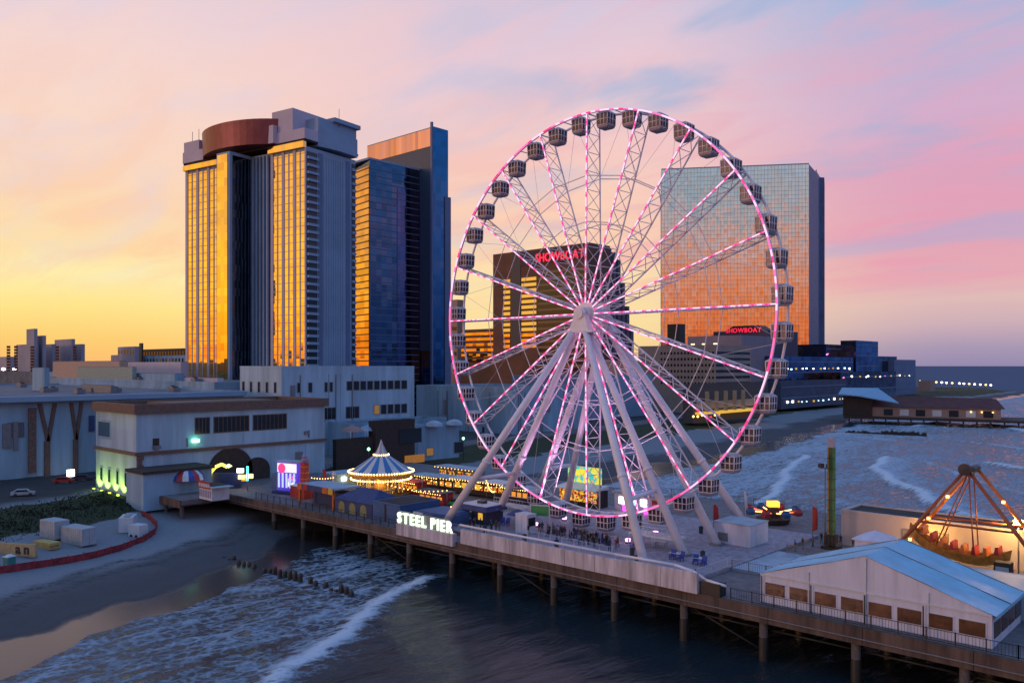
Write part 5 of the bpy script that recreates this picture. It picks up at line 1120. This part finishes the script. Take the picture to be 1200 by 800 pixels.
# video screen
m_, t, b, n, noise, ma, ss, mix, attr = nodes_mat('lit_fairground_panel'); pos = n('ShaderNodeTexCoord').outputs['Object']; a1 = noise(1.3, 2, .5, pos, .5); a2 = noise(.8, 2, .5, pos, .3)
cc = mix(ss(a1, .46, .56), (.10, .06, .55, 1), (.75, .78, 1, 1)); cc = mix(ss(a2, .58, .64), cc, (.85, .05, .25, 1)); t.links.new(cc, b.inputs['Base Color']); t.links.new(cc, b.inputs['Emission Color']); b.inputs['Emission Strength'].default_value = 1.25; scrm = m_
vs_t = thing('lit_funhouse', 'fun house front glowing white purple and pink', 'ride', gp(336, 578, 6.03), TH-.5); MB().box(-2.7, 2.9, 0, 2.4, .6, 6.4).build('front_panel', emis('purple_lit_panel', (.12, .06, .75, 1), .55), vs_t)
MB().box(-2.5, 2.7, -.12, -.01, 4.4, 6.2).build('top_sign', emis('lilac_lit_sign', (.80, .74, 1, 1), 1.1), vs_t)
ydisc_m = MB(); ydisc_m.lathe([(.05, -.06), (1.0, -.06), (1.0, .06), (.05, .06)], 16); o = ydisc_m.build('pink_emblem', emis('hot_pink_emblem', (1, .04, .25, 1), 1.0), vs_t, (-1.2, -.2, 5.2)); o.rotation_euler.x = math.pi/2
for k in range(5): MB().box(-2.3+k*1.05, -1.9+k*1.05, -.14, -.01, 1.2, 4.2).build('lit_column', emis('ice_blue_column', (.5, .62, 1, 1), 1.0), vs_t)
MB().box(.4, 2.4, -.1, -.01, 1.4, 3.8).build('poster', scrm, vs_t); MB().box(-3, 3.2, -1.2, 2.6, 0, .58).build('stage', blued, vs_t); MB().box(-4.6, -2.72, .3, 2.2, .6, 3.8).build('side_wing', bluep, vs_t); MB().box(-2.9, 3.1, -.1, 2.5, 6.42, 6.7).build('top_edge', roofl, vs_t)
rt = thing('red_tower', 'narrow red tower figure beside the glowing fun house', 'ride', gp(357, 582, 6.03)); MB().box(-.6, .6, -.6, .6, 0, 7.0).build('shaft', redp, rt); MB().lathe([(.7, 7.01), (.85, 7.4), (.5, 7.8), (.6, 8.2), (.05, 8.6)], 10).build('head', mat('mauve_mark', (.3, .22, .36, 1)), rt); MB().box(-2.4, 2.6, -1.8, 1.8, 0, 2.3).build('base', redp, rt); MB().add([(-2.6, -2, 2.31), (2.8, -2, 2.31), (2.8, 2, 2.31), (-2.6, 2, 2.31), (.1, .0, 3.1)], [(0, 1, 4), (1, 2, 4), (2, 3, 4), (3, 0, 4), (0, 3, 2, 1)]).build('canopy', white, rt)
for zz in range(5): MB().box(-.68, .68, -.68, .68, 1.2+zz*1.2, 1.4+zz*1.2).build('trim_band', orangep, rt)
# dragon-like yellow neon and coloured lamps
nd = thing('neon_ride', 'ride front outlined in yellow and green neon by the arches', 'ride', gp(262, 572, 6.03), TH); m_ = MB(); m_.path([(-3, 0, .8), (-2.8, 0, 3.4), (-1.8, 0, 4.6), (-.4, 0, 5.2), (.8, 0, 4.6)], .34, 8); m_.build('neon_tube', emis('neon_yellow', (1, .72, .12, 1), 2.2), nd); MB().lathe([(.05, -.4), (.75, 0), (.05, .5)], 10, (1.1, 0, 4.8)).build('neon_head', emis('neon_lime', (.8, 1, .35, 1), 2.5), nd); MB().box(-3.4, 3.4, .3, 1.6, 0, 3.2).build('backdrop', blued, nd)
for x, z, mm in ((3.6, 3.4, coollit), (3.9, 2.0, warm), (4.6, 1.6, yellowlit), (5.6, 2.2, warm)): MB().box(x-.7, x+.7, -.2, .2, z, z+.9).build('lit_box', mm, nd)
nt_ = thing('neon_post', 'thin cyan neon post beside the yellow neon ride', 'lamp', gp(290, 575, 6.03)); MB().tube((0, 0, 0), (0, 0, 2.2), .12, n=6).build('post', greym, nt_); MB().tube((0, 0, 2.2), (0, 0, 5.2), .22, n=6).build('neon_tube', emis('neon_cyan', (.1, 1, .75, 1), 3), nt_)
bs = box_building('teal_building', 'low pale teal building with two wall lamps left of the carousel', -70, -64, -2, 18, 6.03, 9.8, mat('teal_render', (.22, .34, .38, 1), .8), roofl, parapet=.1)
for y in (0, 8): o = put(MB().box(0, .4, -.5, .5, 0, .7), 'wall_lamp', whitelit, bs); o.location = Vector((-63.9, y, 8.6))-bs.location
# concession area between carousel and wheel
for i, (px, py, w, dd, hh, wm, rm, gl, lab) in enumerate((
    (500, 572, 4, 3, 2.6, dkbrown, roofl, warm, 'brown food stand with amber counter right of the carousel'), (522, 575, 5, 3, 2.7, dkbrown, roofl, warmdim, 'white roofed snack stand with orange string lights'),
    (478, 578, 3, 2.5, 2.4, redp, redp, warmdim, 'red peaked game booth beside the carousel'), (548, 578, 4, 3, 2.8, dkbrown, white, yellowlit, 'yellow lit game booth behind the left wheel leg'),
    (575, 582, 4, 3, 2.8, dkbrown, white, yellowlit, 'yellow lit prize booth between the left wheel legs'), (505, 590, 3.5, 2.5, 2.2, redp, mat('dark_car', (.05, .05, .08, 1), .4), warmdim, 'small red ride car shed in front of the amber stands'),
    (535, 565, 6, 3, 3.2, greym, roofl, warm, 'long grey roofed arcade shed beyond the amber stands'), (605, 588, 3, 3, 2.6, dkbrown, roofl, warmdim, 'dark stall with dim amber lamp by the wheel'))):
    r_ = thing('concession_stand', lab, 'stall', gp(px, py, 6.43 if px > 540 else 6.03)); MB().box(-w, w, 0, dd, 0, hh).build('body', wm, r_); MB().prism([(-w-.4, -1.0), (w+.4, -1.0), (w+.4, dd+.3), (-w-.4, dd+.3)], hh+.02, hh+.25).build('roof', rm, r_)
    for k in range(4): MB().box(-w+.4+k*w*.48, -w+.4+k*w*.48+w*.34, -.08, -.01, 1.0, hh-.7).build('lit_counter', foodm if i % 2 == 0 else gl, r_)
    m_ = MB()
    for k in range(12): m_.lathe([(.02, -.1), (.1, 0), (.02, .1)], 5, (-w-.2+k*(2*w+.4)/11, -1.05, hh-.05))
    stuff(m_.build('light_bulbs', warm, r_))
for i, (xa, ya, xb, yb) in enumerate(((-48, -3, -30, -2), (-46, 6, -26, 8), (-66, 4, -62, -9), (-34, 12, -23, 3))):
    r_ = thing('string_lights', ('string of warm bulbs on poles in front of the carousel', 'string of warm bulbs between the carousel and the amber stands', 'string of warm bulbs left of the carousel', 'string of warm bulbs near the left wheel legs')[i], 'string lights', (xa, ya, 6.03))
    dx, dy = xb-xa, yb-ya; MB().tube((0, 0, 0), (0, 0, 4.4), .06, n=5).build('pole', greym, r_); MB().tube((dx, dy, 0), (dx, dy, 4.4), .06, n=5).build('pole', greym, r_); m_ = MB(); wr_p = []
    for k in range(17):
        f = k/16; z = 4.3-1.0*4*f*(1-f)*.8; wr_p.append((dx*f, dy*f, z)); m_.lathe([(.02, -.26), (.13, -.13), (.02, -.02)], 5, (dx*f, dy*f, z))
    MB().path(wr_p, .02, 3).build('wire', black, r_); stuff(m_.build('light_bulbs', warm, r_))
for i, (x_, y_, mm, lab) in enumerate(((-44, 1, redp, 'red bumper car right of the carousel'), (-41, 3, bluep, 'blue bumper car right of the carousel'), (-38, 1.5, yellowp, 'yellow bumper car right of the carousel'), (-36, 5, greenp, 'green bumper car beside the amber stands'), (-31, 1, orangep, 'orange bumper car behind the blue building'))):
    r_ = thing('bumper_car', lab, 'bumper car', (x_, y_, 6.03), i*.9); MB().lathe([(.3, .1), (1.0, .15), (1.0, .45), (.7, .75), (.3, .8)], 14).build('body', mm, r_); MB().box(-.5, .0, -.45, .45, .5, 1.2).build('seat', black, r_); MB().tube((-.7, 0, .5), (-.7, 0, 2.6), .03, n=4).build('mast', greym, r_); MB().lathe([(.05, 0), (.16, .12), (.05, .24)], 6, (.85, 0, .6)).build('headlight', warm, r_)
nk = thing('navy_kiosk', 'navy kiosk with white flat roof and yellow lit windows', 'kiosk', (-18.5, -4.5, 6.43)); MB().box(-2.8, 2.8, -2, 2, 0, 2.2).build('body', mat('navy', (.03, .035, .07, 1), .6), nk); MB().prism([(-3.4, -2.6), (3.4, -2.6), (3.4, 2.6), (-3.4, 2.6)], 2.22, 3.0, top=[(-3, -2.2), (3, -2.2), (3, 2.2), (-3, 2.2)]).build('fascia', blued, nk); MB().box(-3, 3, -2.2, 2.2, 3.01, 3.12).build('roof', white, nk); MB().box(-.8, .6, -.5, .5, 3.13, 3.5).build('vent', black, nk)
for a in (-1.6, 1.0): MB().box(a, a+1.0, -2.06, -2.01, .8, 1.9).build('lit_window', yellowlit, nk)
wc = thing('white_cabinet', 'white two door cabinet in front of a green sign', 'cabinet', (-7.2, -6.3, 6.43)); MB().box(-1.25, 1.25, -1, 1, 0, 2.9).build('body', white, wc); MB().box(-1.33, 1.33, -1.08, 1.08, 2.91, 3.05).build('lid', white, wc)
for a in (-1.2, .03): MB().box(a, a+1.17, -1.05, -1.01, .1, 2.8).build('door', canvas, wc)
MB().box(1.26, 1.32, -.8, .8, 1.2, 2.5).build('dark_window', dglass, wc)
gsn = thing('green_sign', 'green notice board on white posts behind the cabinet', 'sign', (-6.6, -3.6, 6.43), TH*.5); MB().box(-1.5, 1.5, -.06, .06, 2.4, 3.9).build('board', greenp, gsn); MB().box(-1.65, -1.51, -.1, .1, 0, 4.1).build('post', white, gsn); MB().box(1.51, 1.65, -.1, .1, 0, 4.1).build('post', white, gsn)
MB().box(-1.5, 1.5, -.08, .08, 3.91, 4.05).build('top_rail', white, gsn)
bu = thing('blue_parasol', 'dark blue parasol left of the white cabinet', 'umbrella', (-10.6, -4.4, 6.43)); MB().lathe([(1.9, 2.2), (1.0, 2.7), (.05, 3.0)], 8).build('canopy', blued, bu); MB().tube((0, 0, 0), (0, 0, 2.9), .05, n=5).build('pole', greym, bu)

# blue chair sets along the platform
cb = mat('chair_blue', (.02, .05, .32, 1), .5, var=.08)
c0 = thing('blue_chair', 'blue slatted chair facing the sea on the wheel platform', 'chair', group='blue chairs on the wheel platform')
MB().box(-.35, .35, -.3, .3, .42, .5).build('seat', cb, c0); MB().add([(-.35, .28, .5), (.35, .28, .5), (.35, .5, 1.25), (-.35, .5, 1.25), (-.35, .36, .5), (.35, .36, .5), (.35, .58, 1.25), (-.35, .58, 1.25)], [(0, 1, 2, 3), (7, 6, 5, 4), (0, 4, 5, 1), (1, 5, 6, 2), (2, 6, 7, 3), (3, 7, 4, 0)]).build('backrest', cb, c0)
for sx in (-.32, .32):
    for sy in (-.26, .3): MB().box(sx-.04, sx+.04, sy-.04, sy+.04, 0, .42).build('leg', cb, c0)
    MB().box(sx-.05, sx+.05, -.3, .36, .68, .73).build('armrest', cb, c0)
sp_ = []
for px, py in ((573, 613), (588, 615), (594, 616), (650, 625), (658, 627), (672, 630), (680, 631), (697, 634), (706, 636), (742, 642), (748, 643), (788, 655), (797, 657), (815, 661), (824, 663), (553, 609), (560, 610)): sp_.append(gp(px, py, 6.42))
for i, p in enumerate(sp_):
    if p.y < -12.6: p.y = -12.6
    if i == 0: c0.location = p; c0.rotation_euler.z = .2
    else: dup(c0, p, random.uniform(-.5, .5))
tb0 = None
for px, py in ((792, 654), (820, 660), (775, 640)):
    p = gp(px, py, 6.42)
    if tb0 is None:
        tb0 = thing('white_table', 'small white table between blue chairs on the platform', 'table', p, group='white tables on the platform'); MB().box(-.8, .8, -.5, .5, .72, .78).build('tabletop', white, tb0)
        for sx in (-.7, .7):
            for sy in (-.4, .4): MB().box(sx-.04, sx+.04, sy-.04, sy+.04, 0, .72).build('leg', greym, tb0)
    else: dup(tb0, p, .2)

fence('queue_rail', 'low white queue rail in front of the waiting crowd', [(-7, -8.6), (11.5, -9.2)], 1.0, 2.2, white)
fence('queue_rail', 'low white queue rail behind the waiting crowd', [(-6.5, -3.3), (10, -3.2)], 1.0, 2.2, white)
b0 = thing('litter_bin', 'small dark litter bin on the wheel platform', 'bin', (-12, -10.5, 6.43), group='litter bins on the wheel platform'); MB().lathe([(.05, 0), (.3, 0), (.34, .9), (.05, .92)], 10).build('drum', mat('bin_grey', (.05, .06, .06, 1), .6), b0); MB().lathe([(.36, .93), (.36, 1.0), (.12, 1.15), (.05, 1.16)], 10).build('lid', black, b0)
for x_, y_ in ((3, -11), (14, -8), (17, -11.5), (-3, -11.2), (22, -3), (13, 12)): dup(b0, (x_, y_, 6.43))
# ------------------------------------------------------------------ people
def person_mesh(name, pose, cloth, legs, skin, hair):
    bm_v, bm_e, rad = [], [], []
    def vtx(p, r): bm_v.append(p); rad.append(r); return len(bm_v)-1
    def e(a, b_): bm_e.append((a, b_))
    st_, arm = pose
    pel = vtx((0, 0, .95), (.15, .11)); wa = vtx((0, 0, 1.12), (.135, .10)); ch = vtx((0, .0, 1.34), (.17, .11)); nk_ = vtx((0, .01, 1.49), (.06, .06)); hd = vtx((0, -.02, 1.60), (.085, .095)); ht_ = vtx((0, -.01, 1.73), (.075, .085))
    for a, b_ in ((pel, wa), (wa, ch), (ch, nk_), (nk_, hd), (hd, ht_)): e(a, b_)
    for s_, k in ((-1, st_), (1, -st_)):
        hip = vtx((s_*.10, 0, .88), (.095, .095)); kn = vtx((s_*.11, -.04+k*.12, .49), (.065, .065)); an = vtx((s_*.115, .02+k*.28, .09), (.045, .05)); to = vtx((s_*.125, -.15+k*.28, .045), (.045, .035))
        for a, b_ in ((pel, hip), (hip, kn), (kn, an), (an, to)): e(a, b_)
        shd = vtx((s_*.20, 0, 1.42), (.062, .062)); elb = vtx((s_*(.26), .03-k*.1-arm*.06, 1.14), (.047, .047)); wr_ = vtx((s_*(.25-arm*.07), -.05-k*.2-arm*.18, .90+arm*.22), (.033, .033)); hn = vtx((s_*(.24-arm*.08), -.07-k*.22-arm*.24, .80+arm*.28), (.035, .022))
        for a, b_ in ((ch, shd), (shd, elb), (elb, wr_), (wr_, hn)): e(a, b_)
    me = bpy.data.meshes.new(name); me.from_pydata(bm_v, bm_e, []); ob = bpy.data.objects.new(name, me); C.objects.link(ob)
    sk = ob.modifiers.new('s', 'SKIN'); sk.use_smooth_shade = True
    for i, r_ in enumerate(rad): me.skin_vertices[0].data[i].radius = r_
    me.skin_vertices[0].data[0].use_root = True
    ob.modifiers.new('d', 'SUBSURF').levels = 1
    dg = bpy.context.evaluated_depsgraph_get(); out = bpy.data.meshes.new_from_object(ob.evaluated_get(dg)); bpy.data.objects.remove(ob)
    out.materials.clear()
    for mm in (cloth, legs, skin, hair, black): out.materials.append(mm)
    for pl in out.polygons:
        c_ = pl.center; z = c_.z; mi = 0
        if z < .1: mi = 4
        elif z < .96 and abs(c_.x) < .19 and not (abs(c_.x) > .17 and z > .75): mi = 1
        if abs(c_.x) > .19 and z < .96: mi = 2
        if z > 1.47: mi = 2
        if z > 1.66 or (z > 1.55 and c_.y > .02): mi = 3
        pl.material_index = mi; pl.use_smooth = True
    return out
skin1, skin2 = mat('skin_light', (.42, .25, .18, 1), .6, var=0), mat('skin_dark', (.16, .085, .055, 1), .6, var=0)
hair1, hair2 = mat('hair_dark', (.02, .015, .012, 1), .6, var=0), mat('hair_brown', (.10, .055, .03, 1), .6, var=0)
jeans, kh = mat('denim', (.035, .05, .10, 1), .8, var=.1), mat('khaki', (.20, .16, .11, 1), .8, var=.1)
tops = [('black', mat('black_cloth', (.018, .018, .02, 1), .8, var=.1)), ('grey', mat('grey_cloth', (.13, .13, .14, 1), .8, var=.1)), ('brown', mat('brown_cloth', (.10, .055, .035, 1), .8, var=.1)), ('pale blue', mat('pale_blue_cloth', (.30, .36, .46, 1), .8, var=.1)), ('red', mat('red_cloth', (.26, .03, .03, 1), .8, var=.1)), ('navy', mat('navy_cloth', (.02, .03, .08, 1), .8, var=.1))]
PM = []
for i, (nm_, mm) in enumerate(tops):
    for j, pose in enumerate(((.15, .0), (.6, .3), (.1, 1.0))): PM.append((nm_, person_mesh('person', pose, mm, (jeans, kh, black)[(i+j) % 3], (skin1, skin2)[(i*2+j) % 2], (hair1, hair2)[(i+j) % 2]), ('standing', 'walking', 'hands raised')[j]))
def crowd(k, spots, where, group, z):
    for i in range(k):
        nm_, me, po = random.choices(PM, weights=[(3 if a[0] in ('black', 'navy', 'brown', 'grey') else 1) for a in PM])[0]; x, y = spots()
        o = link('person', me, None, (x, y, z), random.uniform(0, 6.28)); s_ = random.uniform(.92, 1.06); o.scale = (s_, s_, s_); tag(o, f'person in {nm_} top {po} {where}', 'person', group+' in '+nm_+' '+po)
crowd(46, lambda: (lambda u_: (u_, -3.9-random.random()*3.6-.05*u_))(random.uniform(-6.0, 10.5)), 'in the queue under the wheel', 'queue under the wheel', 6.42)
crowd(9, lambda: (random.uniform(-17, -9), random.uniform(-11, -8)), 'near the navy kiosk on the platform', 'people near the navy kiosk', 6.42)
crowd(10, lambda: (random.uniform(28, 36), random.uniform(9.5, 22)), 'near the spinning ride and drop tower', 'people near the spinning ride', 6.03)
crowd(14, lambda: (random.uniform(-66, -38), random.uniform(-8, -4)), 'between the stalls by the carousel', 'people by the carousel', 6.03)

# ------------------------------------------------------------------ beach things, left
def rough_box(name, label, cat, px, py, L_, Wd, Hh, rz, mm, z=None, ribs=True):
    p = gp(px, py, 2.4); zz = gz(p.x, p.y)-.03; p = gp(px, py, zz); r_ = thing(name, label, cat, (p.x, p.y, zz), rz); MB().box(-L_/2, L_/2, -Wd/2, Wd/2, .12, Hh).build('shell', mm, r_)
    if ribs:
        m_ = MB(); k = int(L_/.6)
        for i in range(k): x = -L_/2+.2+i*(L_-.4)/k; m_.box(x, x+.25, -Wd/2-.06, -Wd/2-.002, .25, Hh-.15)
        m_.build('side_ribs', mm, r_)
    m_ = MB(); m_.box(-L_/2-.03, L_/2+.03, -Wd/2-.07, -Wd/2+.15, 0, .2); m_.box(-L_/2-.03, L_/2+.03, Wd/2-.15, Wd/2+.07, 0, .2); m_.build('base_rail', greym, r_)
    for s_ in (-1, 1): MB().box(s_*Wd*.24-Wd*.22 , s_*Wd*.24+Wd*.22, -.03, .03, .2, Hh-.12).build('end_door', mm, r_, (L_/2+.035, 0, 0)).rotation_euler.z = math.pi/2
    return r_
cgrey = mat('container_paint', (.34, .40, .46, 1), .6, var=.12, scale=.7)
rough_box('storage_container', 'long pale blue storage container on the sand', 'container', 92, 637, 6.2, 2.6, 3.0, TH-.55, cgrey)
rough_box('storage_container', 'shorter pale container standing behind the long one', 'container', 64, 630, 4.5, 2.6, 3.2, TH-.55, cgrey)
gen = rough_box('generator_unit', 'white generator unit with round roof fans', 'generator', 150, 622, 4.6, 2.4, 2.8, TH-1.3, white, ribs=False)
for k in range(3): MB().lathe([(.55, 2.81), (.6, 3.05), (.1, 3.08)], 10, (-1.5+k*1.4, 0, 0)).build('roof_fan', cgrey, gen)
gen2 = rough_box('generator_unit', 'small white trailer box beside the generator with fans', 'generator', 162, 629, 2.6, 2.0, 2.3, TH-.4, white, ribs=False)
for s_ in (-1, 1): MB().tube((s_*.6, -1.06, .32), (s_*.6, -1.02, .32), .32, n=12).build('wheel', black, gen2)
tr = rough_box('tan_hoarding', 'tan plywood hoarding painted with dark letters', 'hoarding', 18, 651, 8.0, .5, 2.0, TH-.25, tan, ribs=False)
lettering('an', 2.2, .03, black, tr, .3, -.31, .5, gap=.3, bold=.06)
lb = thing('lumber_stack', 'stack of yellow boards beside the tan hoarding', 'lumber', gp(55, 641, 2.3), TH-.5)
lb.location.z = gz(lb.location.x, lb.location.y)-.02
for k in range(5): MB().box(-2.4+.1*(k % 2), 2.4-.15*(k % 3), -.9, .9, k*.22, k*.22+.18).build('board', mat('yellow_boards', (.50, .38, .14, 1), .8), lb)
to_ = thing('portable_toilet', 'teal portable toilet with white roof on the beach', 'portable toilet', gp(11, 668, 1.9), .3); to_.location.z = gz(to_.location.x, to_.location.y)-.02
MB().box(-.6, .6, -.6, .6, 0, 2.1).build('cabin', mat('teal_plastic', (.03, .22, .22, 1), .5), to_); MB().box(-.66, .66, -.66, .66, 2.101, 2.2).lathe([(.66, 2.2), (.4, 2.4), (.05, 2.45)], 10).build('roof', white, to_); MB().box(-.42, .42, -.64, -.601, .1, 1.9).build('door', mat('teal_door', (.03, .17, .18, 1), .5), to_); MB().box(.28, .36, -.68, -.641, .9, 1.1).build('door_handle', white, to_)
# red net fence
rn = thing('net_fence', 'red plastic net fence curving across the sand', 'fence'); pts = [gp(a, c_, 2.0) for a, c_ in ((-25, 676), (0, 671), (40, 664), (80, 657), (115, 650), (145, 642), (168, 633), (182, 625), (184, 618), (176, 612), (166, 608))]
redn = mat('red_netting', (.26, .03, .045, 1), .8, var=.35, scale=1.2)
for a, c_ in zip(pts[:-1], pts[1:]):
    k = max(1, int((c_-a).length/2.0))
    for i in range(k):
        p, q = a.lerp(c_, i/k), a.lerp(c_, (i+1)/k); z0, z1 = gz(p.x, p.y)-.02, gz(q.x, q.y)-.02; dn = Vector((-(q-p).y, (q-p).x, 0)).normalized()*.03; sag = random.uniform(-.08, .05)
        MB().add([(p.x, p.y, z0), (q.x, q.y, z1), (q.x, q.y, z1+1.15+sag), (p.x, p.y, z0+1.15), (p.x+dn.x, p.y+dn.y, z0), (q.x+dn.x, q.y+dn.y, z1), (q.x+dn.x, q.y+dn.y, z1+1.15+sag), (p.x+dn.x, p.y+dn.y, z0+1.15)], [(0, 1, 2, 3), (7, 6, 5, 4), (3, 2, 6, 7), (0, 4, 5, 1), (1, 5, 6, 2), (0, 3, 7, 4)]).build('net_panel', redn, rn)
        MB().box(p.x-.05, p.x+.05, p.y-.05, p.y+.05, z0-.2, z0+1.35).build('stake', redp, rn)
# groyne posts
pg = MB().lathe([(.32, -1.5), (.3, .7), (.22, 1.0), (.03, 1.05)], 8).mesh('post', pilewet)
gro = thing('groyne', 'row of black rotting timber posts in the surf beside the pier', 'groyne')
for i in range(26):
    f = i/25; px = 262+f*150; py = 653+f*44+random.uniform(-1.5, 1.5); p = gp(px, py, .3); 
    if random.random() < .14: continue
    o = link('post', pg, gro, (p.x, p.y, random.uniform(-.5, .35) if i > 8 else random.uniform(-.6, -.2))); o.scale = (1.2, 1.2, random.uniform(.9, 1.4))
gro2 = thing('groyne', 'line of black timber posts on the far beach before the pier hall', 'groyne')
for i in range(34):
    px = 992+i*2.8; p = gp(px, 506+i*.13, .3); o = link('post', pg, gro2, (p.x, p.y, random.uniform(-.3, .6))); o.scale = (2.0, 2.0, random.uniform(1.0, 1.9)) if i > 14 else (2.2, 2.2, .8)
# cars
def car_thing(label, p, rz, col, group=None):
    r_ = thing('parked_car', label, 'car', p, rz, group); m_ = MB(); prof = [(-2.2, .35), (2.2, .35), (2.25, .8), (1.3, .95), (.7, 1.45), (-1.1, 1.48), (-1.9, 1.0), (-2.25, .9)]; n_ = len(prof)
    m_.add([(x, -.85, z) for x, z in prof]+[(x, .85, z) for x, z in prof], [tuple(range(n_)), tuple(reversed(range(n_, 2*n_)))]+[((i+1) % n_, i, n_+i, n_+(i+1) % n_) for i in range(n_)]); m_.build('body', col, r_)
    for s_ in (-.87, .86): MB().add([(1.15, s_, 1.0), (.65, s_, 1.38), (-1.0, s_, 1.4), (-1.6, s_, 1.02), (1.15, s_+.01, 1.0), (.65, s_+.01, 1.38), (-1.0, s_+.01, 1.4), (-1.6, s_+.01, 1.02)], [(0, 1, 2, 3), (7, 6, 5, 4), (0, 4, 5, 1), (1, 5, 6, 2), (2, 6, 7, 3), (3, 7, 4, 0)]).build('side_window', dglass, r_)
    for x in (-1.35, 1.4):
        for y in (-.86, .66): MB().tube((x, y, .34), (x, y+.2, .34), .34, n=14).build('wheel', black, r_)
    return r_
for px, py, rz, col, lab in ((827, 492, .4, white, 'white car parked on the far beach grass'), (846, 494, .3, canvas, 'pale van shaped car parked beside the white car'), (27, 581, 1.2, cgrey, 'pale grey car parked left of the entry hall'), (75, 566, 1.0, redp, 'red car in the dark lot by the casino hall'), (97, 563, 1.0, mat('dark_car', (.05, .05, .08, 1)), 'dark car in the lot by the casino hall')):
    p = gp(px, py, 5); z = gz(p.x, p.y); p = gp(px, py, z); car_thing(lab, (p.x, p.y, gz(p.x, p.y)+.02), rz, col)
# dune grass
m_ = MB(); cnt = 0
while cnt < 9000:
    v = random.uniform(-100, 10); s_ = random.triangular(41, 66, 50); u_ = shore(v)-s_
    if -119 < u_ < -87 and v > -31: cnt += 1; continue
    z = gz(u_, v); hh = random.uniform(.15, .5); a = random.uniform(0, 3.14); w = random.uniform(.1, .22); dx, dy = math.cos(a)*w, math.sin(a)*w; lx, ly = random.uniform(-.3, .3), random.uniform(-.3, .3)
    m_.add([(u_-dx, v-dy, z-.05), (u_+dx, v+dy, z-.05), (u_+lx, v+ly, z+hh)], [(0, 1, 2)]); cnt += 1
gro3 = m_.build('dune_grass', mat('dune_grass', (.016, .02, .010, 1), .9, var=.3, scale=.5)); stuff(gro3); tag(gro3, 'dark dune grass between the sand and the halls', 'grass')
